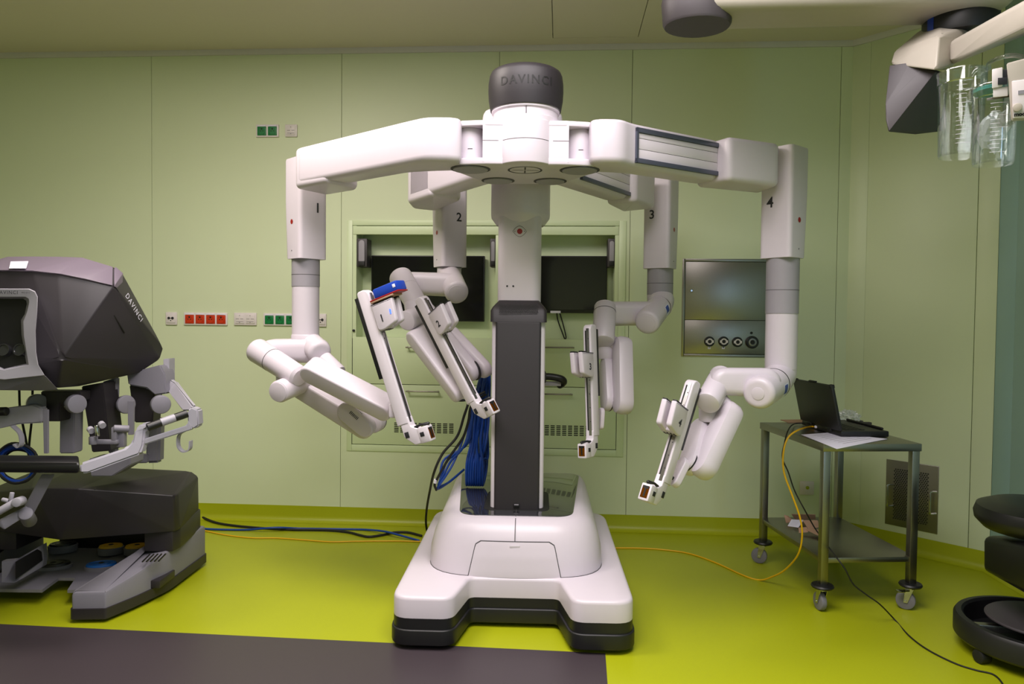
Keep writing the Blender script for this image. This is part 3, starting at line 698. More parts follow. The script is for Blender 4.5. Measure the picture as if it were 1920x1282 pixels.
def patch(root, a, b, t0, t1, r, c0, span, m, name):
    """label wrapped on the drum a->b, centred on direction c0"""
    a, b = V(a), V(b); ax, x, y = frame(b-a); c0 = V(c0); th = math.atan2(c0.dot(y), c0.dot(x)); L = (b-a).length
    bm = nb(); rows = [[a+ax*L*t+(x*math.cos(th+span*(k/8-.5))+y*math.sin(th+span*(k/8-.5)))*(r+.0007) for k in range(9)] for t in (t0, t1)]
    loft(bm, rows, False, False); return obj(name, bm, m, root)
def instrument_arm(root, n, A, B, nrm, tc, back=(.04, .62), lever=1):
    A, B = V(A), V(B); a = (B-A).normalized(); L = (B-A).length; nn = camv(nrm); nn = (nn-a*nn.dot(a)).normalized()
    s = a.cross(nn)
    if s.dot(_w) > 0: s = -s
    def q(u, v, w): return A+a*u+nn*v+s*w
    def bx(bm, u0, u1, v0, v1, w0, w1, bev=.002): hull(bm, [q(u, v, w) for u in (u0, u1) for v in (v0, v1) for w in (w0, w1)], bev)
    bm = nb(); prism(bm, rpoly([(-.03, -.038), (L, -.038), (L, .02), (-.012, .02), (-.03, .004)], [.016, .004, .004, .012, .012], 5), lambda x, y, h: q(x, y, h), -.021, .021, .005, .005)
    rl = obj('insertion_rail', bm, 'white2', root)
    bm = nb(); bx(bm, -.01, L*.99, .0195, .0235, -.002, .012, 0); obj('guide_strip', bm, 'rail', root)
    bm = nb(); bx(bm, .0, L*.99, .0195, .0208, -.010, -.003, 0); obj('rail_slot', bm, 'rubber', root)
    bm = nb(); bx(bm, L*back[0]-.03, L*back[1], -.057, -.0375, -.019, .019, .002); obj('rear_cable_cover', bm, 'black', root)
    bm = nb()
    for k in range(7): lathe(bm, q(L*(.08+.13*k), .0236, .008), nn, [(.0022, 0), (.0022, .0008)], 8)
    obj('rail_screws', bm, 'ink', root)
    # instrument carriage : two prongs with a valley
    pr = [(-.058, 0), (.052, 0), (.056, .03), (.040, .098), (-.058, .108)]
    bm = nb()
    for w0, w1 in ((-.034, -.010), (.010, .034)):
        prism(bm, rpoly([(tc+x, y+.022) for x, y in pr], [.003, .012, .012, .012, .004], 4), lambda x, y, h: q(x, y, h), w0, w1, .006, .006)
    prism(bm, rpoly([(tc-.05, .022), (tc+.054, .022), (tc+.056, .05), (tc+.048, .072), (tc-.03, .055)], .004, 3), lambda x, y, h: q(x, y, h), -.02, .02)
    cg = obj('instrument_carriage', bm, 'white', root)
    bm = nb()
    for w0, w1 in ((-.031, -.013), (.013, .031)): bx(bm, tc-.064, tc-.056, .085, .128, w0, w1, .002)
    bx(bm, tc-.0595, tc-.056, .021, .09, -.033, .033, .001); obj('contact_edge', bm, 'black', root)
    rn = (-a).cross(s).dot(nn)
    bm = nb(); text(bm, str(n), lambda x, y, h: q(tc+.008-y, .058+x*rn, .034+h), .042, bold=.001); obj('carriage_number', bm, 'ink', root)
    bm = nb()
    for i in range(3):
        for j in range(4): bx(bm, tc+.045+.0, tc+.0563, .036+.008*i, .041+.008*i, -.026+.014*j, -.018+.014*j, 0)
    vs = obj('vent_slots', bm, 'line', root)
    # cannula mount : dog-leg and square jaw
    bm = nb(); prism(bm, rpoly([(L-.03, -.022), (L-.03, .022), (L+.012, .024), (L+.03, .055), (L+.092, .055), (L+.092, .02), (L+.05, -.022)], .006, 4), lambda x, y, h: q(x, y, h), -.02, .02, .004, .004)
    obj('mount_neck', bm, 'white2', root)
    bm = nb(); bx(bm, L+.028, L+.094, .05, .10, -.023, .023, .005); obj('cannula_mount', bm, 'white2', root)
    bm = nb(); bx(bm, L+.038, L+.084, .097, .101, -.015, .015, 0); jw = obj('jaw_lining', bm, 'copper', root, label='copper-coloured jaw of the mount')
    bm = nb(); bx(bm, L+.043, L+.079, .0985, .1018, -.0035, .0035, 0); bx(bm, L+.0375, L+.048, .099, .1016, -.012, .012, 0); obj('jaw_gap', bm, 'black', root)
    bm = nb(); tube(bm, [q(L+.022, .04, .012), q(L+.018, .07, .012), q(L+.022, .098, .0)], [.006, .005, .007], 8, 1); obj('release_lever', bm, 'black', root)
    for uu in ((L+.048, L+.066, .06, .08, .0225, .0245, .001), (L+.03, L+.055, -.014, .006, .0195, .0215, .001)): bm = nb(); bx(bm, *uu); obj('sensor_window', bm, 'ink', root)
    return q, L
# ---- arm 4, lower part
J0, J1 = P(1453, 718, 3.13), P(1421, 738, 2.94)
sub(a4, 'elbow', lambda bm: tube(bm, curve([K(m4.x, m4.y, 1.13), K(m4.x, m4.y, 1.08), P(1461, 706, 3.19), P(1453, 718, 3.13)], 5), .0665, 32))
sub(a4, 'shoulder_joint', lambda bm: domed(bm, J0, J1, .066, .35, 40))
ringseam(a4, J0, J1, .06, .066, .004, 'black')
sub(a4, 'joint_cap', lambda bm: cyl(bm, J1+(J1-J0).normalized()*-.004, J1+(J1-J0).normalized()*.002, .026, .001))
lb = patch(a4, J0, J1, .16, .42, .066, _r*.45-_w*.75-_u*.3, 1.0, 'paper', 'blue_label')
patch(a4, J0, J1, .2, .38, .0666, _r*.45-_w*.75-_u*.2, .6, 'bluep', 'label_print')
sub(a4, 'setup_link', lambda bm: stad(bm, P(1432, 717, 3.04), P(1352, 714, 3.06), .061, .056, _w, .115, .03, 12))
J0, J1 = P(1355, 702, 3.10), P(1326, 757, 2.95)
sub(a4, 'wrist_joint', lambda bm: cyl(bm, J0, J1, .051, .012, 40)); ringseam(a4, J0, J1, .22, .051)
sub(a4, 'wrist_housing', lambda bm: (cyl(bm, P(1331, 752, 3.04), P(1331, 790, 3.04), .045, .006), cyl(bm, P(1346, 748, 3.04), P(1369, 775, 3.02), .038, .006)))
ax4 = camv((.80, -.56, .22))
sub(a4, 'forearm_link', lambda bm: stad(bm, P(1366, 777, 3.0), P(1306, 862, 2.92), .054, .056, ax4, .086, .026, 10, 2))
sub(a4, 'forearm_link', lambda bm: stad(bm, P(1312, 806, 3.05), P(1279, 856, 2.95), .048, .052, ax4, .062, .018, 10, 2))
sub(a4, 'link_ring', lambda bm: cyl(bm, P(1279, 856, 2.95)+ax4*.030, P(1279, 856, 2.95)+ax4*.036, .0525, .001), 'black')
sub(a4, 'rail_bracket', lambda bm: (stad(bm, P(1280, 872, 2.93), P(1264, 900, 2.9), .032, .024, ax4, .03, .006), ))
sub(a4, 'pivot_bolt', lambda bm: cyl(bm, P(1262, 897, 2.885), P(1262, 897, 2.885)-ax4*.012, .008, .002), 'ink')
instrument_arm(a4, 4, P(1295, 725, 2.93), P(1240, 905, 2.84), (-.66, .1, -.74), .16)
# ---- arm 1, lower part
J0, J1 = P(578, 640, 3.55), P(601, 662, 3.40)
sub(a1, 'shoulder_joint', lambda bm: (domed(bm, J0, J1, .056, .4, 36), cyl(bm, K(m1.x, m1.y, 1.225), K(m1.x, m1.y, 1.17), .068, .01)))
sub(a1, 'setup_link', lambda bm: stad(bm, P(594, 657, 3.48), P(503, 660, 3.46), .056, .056, camv((.15, .1, 1)), .12, .035, 12))
J0, J1 = P(563, 708, 3.27), P(478, 654, 3.44)
sub(a1, 'wrist_joint', lambda bm: domed(bm, J0, J1, .051, .42, 40, .058, .012)); ringseam(a1, J0, J1, .60, .0555)
J0, J1 = P(521, 735, 3.22), P(566, 716, 3.40)
sub(a1, 'wrist_housing', lambda bm: (cyl(bm, J0, J1, .050, .012, 36), cyl(bm, P(537, 698, 3.36), P(540, 738, 3.34), .048, .006), cyl(bm, P(607, 672, 3.4), P(636, 700, 3.36), .038, .006)))
sub(a1, 'joint_cap', lambda bm: cyl(bm, J0+(J0-J1).normalized()*-.002, J0+(J0-J1).normalized()*.003, .044, .002))
ax1 = camv((.28, .30, .9))
sub(a1, 'forearm_link', lambda bm: stad(bm, P(567, 726, 3.42), P(683, 800, 3.38), .047, .05, ax1, .08, .012))
sub(a1, 'link_cover', lambda bm: (stad(bm, P(655, 772, 3.325), P(684, 800, 3.32), .052, .046, ax1, .05, .008),))
sub(a1, 'link_ring', lambda bm: cyl(bm, P(697, 793, 3.36), P(708, 787, 3.43), .05, .01)); ringseam(a1, P(697, 793, 3.36), P(708, 787, 3.43), .75, .05, .003, 'black')
qq = P(667, 775, 3.29); d1_ = camv((.62, -.6, .0)).normalized(); d2_ = camv((.6, .7, -.2)).normalized()
bm = nb()
for i in range(2):
    for j in range(7): box(bm, qq+camv((.52, .60, 0))*(i*.026-.013)+camv((.62, -.55, 0))*(j*.0085-.026), camv((.55, .62, .1))*.010, camv((.6, -.55, 0))*.002, ax1*.0012)
obj('vent_slots', bm, 'line', a1)
axu = camv((.33, .50, .80))
sub(a1, 'forearm_link', lambda bm: stad(bm, P(588, 694, 3.22), P(722, 766, 3.18), .043, .041, axu, .10, .010))
sub(a1, 'link_logo', lambda bm: (box(bm, P(699, 733, 3.20), _r*.009, _w*.002, _u*.003), box(bm, P(703, 735, 3.2), _r*.004, _w*.002, _u*.005)), 'ink')
q1, L1 = instrument_arm(a1, 1, P(690, 556, 3.06), P(764, 795, 3.03), (.86, .25, -.42), .105)
sub(a1, 'rail_bracket', lambda bm: box(bm, P(741, 768, 3.1), _r*.02, _w*.05, _u*.03, .008))
bm = nb(); stad(bm, q1(.092, .108, .0345), q1(.106, .106, .0345), .0035, .0035, q1(0, 0, 1)-q1(0, 0, 0), .002, .0005); obj('indicator_light', bm, 'led', a1)
# ---- arm 2, lower part
J0, J1 = P(843, 516, 3.92), P(857, 550, 3.70)
sub(a2, 'shoulder_joint', lambda bm: domed(bm, J0, J1, .061, .3, 40))
sub(a2, 'joint_cap', lambda bm: cyl(bm, J1+(J1-J0).normalized()*-.003, J1+(J1-J0).normalized()*.002, .045, .001))
sub(a2, 'setup_link', lambda bm: stad(bm, P(850, 534, 3.82), P(770, 531, 3.80), .061, .058, camv((.0, .12, 1)), .125, .035, 12))
J0, J1 = P(797, 598, 3.58), P(748, 514, 3.76)
sub(a2, 'wrist_joint', lambda bm: domed(bm, J0, J1, .052, .42, 40, .06, .012)); ringseam(a2, J0, J1, .66, .057)
J0, J1 = P(761, 602, 3.46), P(805, 584, 3.64)
sub(a2, 'wrist_housing', lambda bm: (cyl(bm, J0, J1, .049, .012, 36), cyl(bm, P(776, 566, 3.6), P(782, 606, 3.58), .05, .006), cyl(bm, P(812, 590, 3.62), P(830, 622, 3.6), .045, .006)))
ax2 = camv((.72, .42, .55))
sub(a2, 'forearm_link', lambda bm: stad(bm, P(786, 630, 3.48), P(858, 736, 3.40), .042, .037, ax2, .105, .012))
sub(a2, 'forearm_link', lambda bm: stad(bm, P(850, 628, 3.64), P(902, 692, 3.56), .042, .049, ax2, .055, .02))
sub(a2, 'forearm_link', lambda bm: stad(bm, P(820, 615, 3.62), P(880, 697, 3.55), .045, .049, ax2, .06, .02))
ringseam(a2, P(884, 696, 3.55), P(896, 692, 3.57), .5, .0495, .004, 'black')
instrument_arm(a2, 2, P(796, 566, 3.36), P(891, 752, 3.30), (.62, .32, -.72), .125)
# ---- arm 3, lower part
J0, J1 = P(1237, 574, 3.84), P(1212, 606, 3.64)
sub(a3, 'elbow', lambda bm: tube(bm, curve([K(m3.x, m3.y, 1.46), K(m3.x, m3.y, 1.42), P(1240, 563, 3.88), P(1236, 575, 3.83)], 5), .067, 32))
sub(a3, 'shoulder_joint', lambda bm: domed(bm, J0, J1, .063, .3, 40)); ringseam(a3, J0, J1, .06, .063, .004, 'black')
sub(a3, 'joint_cap', lambda bm: cyl(bm, J1+(J1-J0).normalized()*-.003, J1+(J1-J0).normalized()*.002, .045, .001))
patch(a3, J0, J1, .16, .42, .063, _r*.6-_w*.7-_u*.1, .9, 'paper', 'blue_label'); patch(a3, J0, J1, .2, .38, .0636, _r*.6-_w*.7, .55, 'bluep', 'label_print')
sub(a3, 'setup_link', lambda bm: stad(bm, P(1222, 587, 3.77), P(1136, 588, 3.77), .06, .062, camv((0, .1, 1)), .125, .035, 12))
J0, J1 = P(1135, 572, 3.74), P(1131, 641, 3.62)
sub(a3, 'wrist_joint', lambda bm: cyl(bm, J0, J1, .056, .012, 40)); ringseam(a3, J0, J1, .2, .056)
sub(a3, 'wrist_housing', lambda bm: (cyl(bm, P(1136, 634, 3.7), P(1136, 673, 3.7), .048, .006), cyl(bm, P(1146, 640, 3.68), P(1166, 652, 3.66), .034, .006)))
ax3 = camv((.96, -.12, .24))
sub(a3, 'forearm_link', lambda bm: stad(bm, P(1167, 650, 3.64), P(1156, 754, 3.54), .052, .056, ax3, .086, .026, 10, 2))
sub(a3, 'forearm_link', lambda bm: stad(bm, P(1138, 686, 3.68), P(1132, 750, 3.60), .046, .052, ax3, .06, .018, 10, 2))
sub(a3, 'link_ring', lambda bm: cyl(bm, P(1132, 750, 3.60)+ax3*.029, P(1132, 750, 3.60)+ax3*.035, .0525, .001), 'black')
sub(a3, 'rail_bracket', lambda bm: stad(bm, P(1127, 775, 3.5), P(1124, 798, 3.48), .028, .018, ax3, .02, .005))
instrument_arm(a3, 3, P(1104, 620, 3.44), P(1110, 818, 3.40), (-.56, .05, -.80), .165)
# blue instrument clipped on carriage 1
ins = thing('instrument', 'blue instrument with red latch plate clipped onto carriage of arm 1', 'instrument', q1(.04, .10, 0))
def qb(bm, u0, u1, v0, v1, w0, w1, bev): hull(bm, [q1(u, v, w) for u in (u0, u1) for v in (v0, v1) for w in (w0, w1)], bev)
bm = nb(); qb(bm, -.013, .029, .05, .175, -.034, .034, .007); io = obj('instrument_body', bm, 'bluep', ins)
bm = nb(); qb(bm, -.001, .013, .152, .166, .0338, .0352, .001); obj('label', bm, 'paper', io)
bm = nb(); qb(bm, .0275, .0335, .026, .175, -.035, .037, .002); obj('latch_plate', bm, 'red', ins)
bm = nb(); qb(bm, .0325, .0405, .026, .145, -.033, .036, .002); obj('adapter_plate', bm, 'card', ins)
# ================================================================== SURGEON CONSOLE (left)
cc0 = K(-2.02, 2.9, 0); cex = RX.copy(); cey = FY.copy(); bz0 = P(8, 620, 2.85)
def mir(p): p = V(p); return p-cex*(2*(p-cc0).dot(cex))
def mirb(p): p = V(p); return p-cex*(2*(p-bz0).dot(cex))
def both(pts): pts = [V(p) for p in pts]; return pts+[mir(p) for p in pts]
def PP(l): return [P(*q) for q in l]
con = thing('surgeon_console', 'dark surgeon console with viewer hood, armrest and foot pedals at left', 'console', K(-1.97, 3.3, 0))
pod = both(PP([(214, 537, 3.05), (117, 672, 2.92), (110, 727, 2.99), (150, 724, 3.10), (262, 699, 3.36), (300, 674, 3.44), (307, 652, 3.45), (231, 514, 3.16), (216, 501, 3.16), (160, 523, 3.005), (110, 513.5, 2.965), (60, 508, 2.94), (15, 507, 2.935), (15, 690, 2.92), (15, 483, 3.16), (60, 482, 3.16), (110, 486, 3.16), (160, 492, 3.16)]))
bm = nb(); hull(bm, pod, .007, 3); hood = obj('viewer_hood', bm, 'cdark', con, sharp=32)
bm = nb(); hull(bm, both(PP([(211, 535, 3.042), (212, 500, 3.150), (160, 522, 2.997), (110, 512.5, 2.957), (60, 507, 2.932), (15, 506, 2.927), (160, 490, 3.152), (110, 484.5, 3.152), (60, 480.5, 3.152), (15, 481, 3.152)])), .003); tb = obj('hood_top_band', bm, 'cdark_lit', con, sharp=20, label='top band of the hood, coloured violet-grey as lit from above')
bm = nb(); hull(bm, PP([(214, 537, 3.047), (230, 546, 3.13), (231, 512, 3.155), (216, 499, 3.155), (213, 505, 3.14)]), .002); obj('band_end', bm, 'cdark_lit', con)
bm = nb(); hull(bm, PP([(20, 491, 3.02), (53, 490.5, 3.02), (49, 503, 2.928), (17, 503, 2.922), (20, 490, 3.03), (53, 489.5, 3.03)]), 0); obj('paper_label', bm, 'paper', tb)
# recessed side panel line
nside = (P(297, 655, 3.4)-P(214, 540, 3.05)).cross(P(117, 672, 2.92)-P(214, 540, 3.05)).normalized()
if nside.dot(_w) > 0: nside = -nside
bm = nb(); prm = PP([(212, 590, 3.10), (232, 623, 3.18)]); tube(bm, [p+nside*.004 for p in prm], .0035, 6); tube(bm, [p+nside*.004 for p in PP([(212, 590, 3.10), (136, 672, 2.99)])], .0025, 6); obj('side_panel_groove', bm, 'black', hood)
from mathutils.bvhtree import BVHTree
_bv = BVHTree.FromPolygons([v.co+hood.location for v in hood.data.vertices], [list(p.vertices) for p in hood.data.polygons])
t1, t2, t3 = [_bv.ray_cast(O, ray(*q))[0] for q in ((238, 556), (262, 597), (238, 590))]
ex = (t2-t1).normalized(); nt_ = ex.cross(t3-t1).normalized(); nt_ = nt_ if nt_.dot(_w) < 0 else -nt_
ey = nt_.cross(ex); bm = nb(); text(bm, 'DAVINCI', plane_f((t1+t2)/2+nt_*.003, ex, ey, nt_), .032, space=1.3); obj('side_lettering', bm, 'paper', hood)
# bezel
cxp = 8
outer = [(cxp, 541), (55, 541), (66, 546), (71, 556), (70, 585), (67, 620), (68, 660), (72, 684), (84, 704), (cxp, 712)]
inner = [(cxp, 556), (48, 556), (54, 560), (55, 566), (51, 585), (44, 603), (45, 630), (50, 660), (54, 684), (cxp, 694)]
def loop(l, d): h = PP([(x, y, d+max(0, (y-680))*0.0) for x, y in l]); return h+[mirb(p) for p in reversed(h[1:-1])]
bm = nb(); loft(bm, [loop(outer, 2.93), loop(outer, 2.838), loop([(x-(1.5 if x > cxp else 0), y+(1 if y < 600 else -1)) for x, y in outer], 2.83), loop(inner, 2.835), loop([(x-(5 if x > cxp else 0), y+(4 if y < 600 else -3)) for x, y in inner], 2.88), loop([(x-(5 if x > cxp else 0), y+(4 if y < 600 else -3)) for x, y in inner], 2.93)], caps=False)
bz = obj('viewer_bezel', bm, 'clight', con)
bm = nb(); l = loop([(x-(4 if x > cxp else 0), y+(3 if y < 600 else -2)) for x, y in inner], 2.878)
bm.faces.new([bm.verts.new(p) for p in l]); obj('viewer_cavity', bm, 'rubber', con)
bm = nb(); fb = plane_f(P(20, 548.5, 2.828), cex, Z, -cey); text(bm, 'DAVINCI', lambda x, y, h: fb(x-.012, y, h+.004), .019, space=1.2); obj('bezel_lettering', bm, 'ink', bz)
bm = nb(); text(bm, 'PRO-0111', lambda x, y, h: fb(x+.062, y, h+.004), .008); obj('bezel_model', bm, 'ink', bz)
for x in (8, 38):
    c = P(x, 656, 2.865); bm = nb(); lathe(bm, c, -_w+_u*.2, [(.024, -.02), (.024, .008), (.020, .008), (.019, .004), (.001, .004)], 24); e_ = obj('eyepiece', bm, 'gloss', con)
bm = nb(); hull(bm, both(PP([(cxp, 694, 2.845), (60, 693, 2.85), (84, 703, 2.86), (109, 730, 2.99), (60, 732, 2.9), (cxp, 731, 2.87), (cxp, 731, 3.05), (109, 730, 3.05)])), .004); obj('hood_chin', bm, 'cgray', con)
# knobs, pillars and arms under the hood
def cbox(name, pts, dep, m, bev=.004, parent=con, label=None, d=None):
    """solid from an outline of (px,py,d) given a depth"""
    a = PP(pts); bm = nb(); rings = [a, [p+cey*dep for p in a]]; t = nb(); loft(t, rings)
    if bev: bmesh.ops.recalc_face_normals(t, faces=t.faces); bmesh.ops.bevel(t, geom=list(t.edges), offset=bev, segments=2, affect='EDGES', clamp_overlap=True)
    merge(bm, t); return obj(name, bm, m, parent, label=label)
cbox('height_column', [(152, 724, 3.2), (192, 717, 3.2), (207, 845, 3.25), (172, 848, 3.25)], .12, 'cdark')
cbox('column_flank', [(191, 716, 3.3), (216, 708, 3.3), (214, 850, 3.3), (203, 850, 3.3)], .04, 'cgray')
def dknob(name, c, ax, L, r, m='cgray'):
    bm = nb(); c = V(c); ax = V(ax).normalized(); cyl(bm, c-ax*L/2, c+ax*L/2, r, .006, 32); o = obj(name, bm, m, con)
    bm = nb(); lathe(bm, c-ax*(L/2+.012), ax, [(r*.92, 0), (r*.95, .004), (r*.95, .012)], 32); obj('knob_ring', bm, 'chrome', o)
ka = (_r*.80-_w*.55).normalized()
dknob('pivot_knob', P(142, 757, 3.1), ka, .035, .040); dknob('pivot_knob', P(70, 757, 3.1), ka, .02, .042)
dknob('pivot_knob', P(301, 758, 3.3), (_r*.55-_w*.8), .04, .042); dknob('pivot_knob', P(236, 758, 3.3), (_r*.7-_w*.5), .02, .042)
cbox('cross_housing', [(76, 733, 3.12), (150, 733, 3.12), (150, 752, 3.12), (112, 756, 3.12), (112, 790, 3.12), (76, 790, 3.12)], .08, 'dark')
cbox('pillar', [(112, 745, 3.2), (140, 745, 3.2), (138, 850, 3.2), (111, 850, 3.2)], .07, 'cgray')
cbox('hinge_strap', [(80, 768, 3.0), (89, 768, 3.0), (89, 850, 3.0), (82, 850, 3.0)], .012, 'cgray', .001)
cbox('hinge_strap', [(239, 752, 3.2), (250, 752, 3.2), (249, 815, 3.2), (240, 815, 3.2)], .015, 'cgray', .001)
cbox('side_housing', [(237, 700, 3.36), (300, 684, 3.36), (309, 700, 3.36), (312, 738, 3.36), (290, 741, 3.36), (275, 728, 3.36), (240, 722, 3.36)], .1, 'cgray', .006)
cbox('side_core', [(242, 722, 3.40), (290, 730, 3.40), (286, 792, 3.40), (252, 792, 3.40), (250, 780, 3.40)], .08, 'dark')
cbox('rear_pillar', [(272, 785, 3.5), (300, 785, 3.5), (298, 868, 3.5), (272, 869, 3.5)], .06, 'cgray', .012)
cbox('rear_beam', [(215, 855, 3.48), (275, 852, 3.48), (275, 868, 3.48), (215, 870, 3.48)], .04, 'cgray')
cbox('support_block', [(166, 860, 3.25), (245, 856, 3.25), (244, 872, 3.25), (210, 893, 3.25), (170, 893, 3.25)], .12, 'cgray')
cbox('upright_plate', [(306, 673, 3.42), (317, 672, 3.42), (317, 720, 3.42), (312, 722, 3.42), (306, 710, 3.42)], .06, 'clight', .002)
cbox('rear_grip_bar', [(317, 711, 3.4), (325, 717, 3.4), (362, 762, 3.1), (354, 770, 3.1), (341, 770, 3.15), (315, 735, 3.4)], .04, 'clight', .006)
# armrest
bm = nb(); hull(bm, both(PP([(147, 853, 2.86), (149, 868, 2.80), (147, 887, 2.80), (20, 852, 2.86), (20, 866, 2.80), (20, 885, 2.80), (150, 885, 2.9), (20, 884, 2.9)])), .008); obj('armrest_pad', bm, 'leather', con, label='black padded armrest')
fr_ = [cbox('armrest_frame', [(147, 869, 2.81), (235, 840, 2.9), (247, 828, 2.92), (252, 806, 2.93), (262, 794, 2.94), (277, 793, 2.95), (278, 802, 2.95), (271, 806, 2.95), (268, 834, 2.93), (262, 852, 2.92), (165, 887, 2.82), (149, 888, 2.81)], .05, 'clight', .008)][0]
cbox('guard_bar', [(266, 824, 2.94), (350, 797, 3.04), (353, 785, 3.05), (360, 800, 3.05), (358, 806, 3.05), (266, 835, 2.94)], .035, 'clight', .004)
cbox('guard_end', [(350, 771, 3.04), (358, 763, 3.06), (371, 768, 3.06), (373, 798, 3.06), (362, 805, 3.06), (352, 796, 3.05)], .05, 'clight', .006)
for (x0, y0, x1, y1, m) in ((277, 799, 302, 790, 'black'), (302, 790, 328, 781, 'clight'), (328, 781, 351, 773, 'black')):
    bm = nb(); tube(bm, [P(x0, y0+2, 2.95+.09*(x0-277)/74), P(x1, y1+2, 2.95+.09*(x1-277)/74)], .017, 12); obj('hand_grip' if m == 'black' else 'grip_sleeve', bm, m, con)
def strip(name, pts, w, m, parent=con, wd=.014, th=.0025):
    c = curve(PP(pts), 5); bm = nb(); rings = []
    for i, p in enumerate(c):
        t = (c[min(i+1, len(c)-1)]-c[max(i-1, 0)]).normalized(); n = t.cross(cey).normalized()
        rings.append([p+n*th-cey*wd, p+n*th+cey*wd, p-n*th+cey*wd, p-n*th-cey*wd])
    loft(bm, rings); return obj(name, bm, m, parent)
strip('cable_hook', [(347, 808, 3.06), (336, 816, 3.06), (335, 836, 3.06), (344, 846, 3.06), (356, 842, 3.06), (358, 826, 3.06)], 0, 'clight')
strip('cable_hook', [(24, 798, 3.0), (38, 812, 3.0), (41, 830, 3.0), (36, 838, 3.0), (28, 832, 3.0)], 0, 'clight')
cbox('left_guard', [(-80, 770, 3.0), (0, 766, 3.0), (61, 758, 3.05), (79, 764, 3.05), (79, 793, 3.05), (35, 795, 3.03), (0, 803, 3.0), (-80, 820, 3.0)], .04, 'clight', .006)
bm = nb(); tube(bm, PP([(-30, 772, 2.99), (12, 771, 2.99)]), .018, 12, .3); obj('hand_grip', bm, 'black', con)
# hand controllers
bm = nb(); cyl(bm, P(175, 833, 3.02), P(175, 818, 3.02), .017, .003); box(bm, P(200, 828, 3.03), _r*.05, _w*.014, _u*.009, .003); box(bm, P(216, 815, 3.03), _r*.010+_u*.004, _w*.014, _u*.036, .003); cyl(bm, P(213, 803, 3.02), P(242, 804, 3.05), .015, .003)
box(bm, P(228, 822, 3.05), _r*.016, _w*.014, _u*.035, .003); h1 = obj('hand_controller', bm, 'cgray', con)
for (x, y) in ((172, 808), (193, 798)):
    bm = nb(); lathe(bm, P(x, y, 3.0), _w*.5-_r*.6+_u*.3, [(.008, 0), (.013, 0), (.013, .02), (.008, .02), (.008, 0)], 18); obj('finger_loop', bm, 'clight', h1)
bm = nb(); cyl(bm, P(183, 818, 3.0), P(181, 797, 3.0), .008, .002); obj('controller_stem', bm, 'chrome', h1)
bm = nb(); hull(bm, PP([(78, 889, 2.86), (103, 889, 2.86), (64, 962, 2.86), (45, 950, 2.86), (78, 889, 2.9), (103, 889, 2.9), (64, 962, 2.9), (45, 950, 2.9)]), .004)
hull(bm, PP([(50, 948, 2.86), (60, 960, 2.86), (8, 993, 2.8), (-4, 985, 2.8), (0, 973, 2.8), (50, 948, 2.9), (60, 960, 2.9), (8, 993, 2.84), (0, 973, 2.84)]), .004)
cyl(bm, P(48, 962, 2.84), P(56, 977, 2.92), .026, .005); h2 = obj('hand_controller', bm, 'cgray', con)
bm = nb(); cyl(bm, P(-4, 960, 2.78), P(30, 940, 2.8), .014, .003); cyl(bm, P(30, 942, 2.78), P(42, 938, 2.83), .018, .004); cyl(bm, P(20, 938, 2.8), P(23, 923, 2.8), .008, .002); cyl(bm, P(4, 936, 2.8), P(17, 939, 2.8), .008, .003); obj('controller_grip', bm, 'clight', h2)
# base block, feet, tray
bzt = .292
def KX(px, d): return (px-960)*d/F
blk = [P(180, 917, 3.28), P(326, 929, 3.40), P(335, 925, 3.44), P(120, 884, 3.58), P(240, 877, 3.62), P(358, 883, 3.72), P(372, 893, 3.74)]
blk += [K(KX(326, 3.40), 3.40, bzt), K(KX(336, 3.44), 3.44, bzt), K(KX(372, 3.76), 3.76, bzt), K(KX(180, 3.30), 3.30, bzt), K(-2.02, 3.25, bzt), P(60, 915, 3.24)]
bm = nb(); hull(bm, both(blk), .014, 3); bb = obj('base_block', bm, 'cdark', con, sharp=25)
for s_ in (0, 1):
    bm = nb(); pts_ = [K(x, d, z) for x, d in ((-1.584, 3.40), (-1.575, 3.46), (-1.61, 3.77), (-1.72, 3.77), (-1.72, 3.40)) for z in (.195, .305)]
    hull(bm, [mir(p) for p in pts_] if s_ else pts_, .008); obj('side_skirt', bm, 'cdark', con)
bm = nb(); box(bm, K(-2.02, 3.84, .165), RX*.36, FY*.02, Z*.135, .004); obj('rear_panel', bm, 'black', con)
bm = nb(); tube(bm, PP([(178, 917, 3.265), (182, 903, 3.40), (190, 893, 3.50)]), .0015, 5); obj('cover_joint', bm, 'black', bb)
fo = [(-1.595, 3.80), (-1.600, 3.40), (-1.655, 3.20), (-1.712, 3.06), (-1.85, 3.05), (-1.856, 3.08), (-1.76, 3.40), (-1.74, 3.55), (-1.78, 3.80)]
def ft(off, zf): return [K(p.x, p.y, zf(p.y)) for p in offset(ccw(rpoly(fo, [.02, .05, .05, .006, .01, .02, .03, .02, .02], 4)), off)]
zt = lambda d: .132+max(0, d-3.06)*.20 if d < 3.45 else .21
def foot(tr):
    bm = nb(); loft(bm, [[tr(p) for p in r] for r in (ft(0, lambda d: .06), ft(0, lambda d: zt(d)-.014), ft(.004, lambda d: zt(d)-.004), ft(.014, zt))]); f_ = obj('foot', bm, 'cgray', con)
    bm = nb(); loft(bm, [[tr(p) for p in r] for r in (ft(.0, lambda d: .014), ft(-.006, lambda d: .018), ft(-.006, lambda d: .062), ft(.006, lambda d: .064))]); obj('foot_bumper', bm, 'dark', f_)
    bm = nb()
    for (x, d) in ((-1.66, 3.68), (-1.77, 3.13)):
        c = tr(K(x, d, .03)); cyl(bm, c-RX*.015, c+RX*.015, .03, .004, 16)
    obj('caster', bm, 'rubber', f_)
    return f_
f1 = foot(lambda p: p); foot(lambda p: mir(p)-RX*.18)
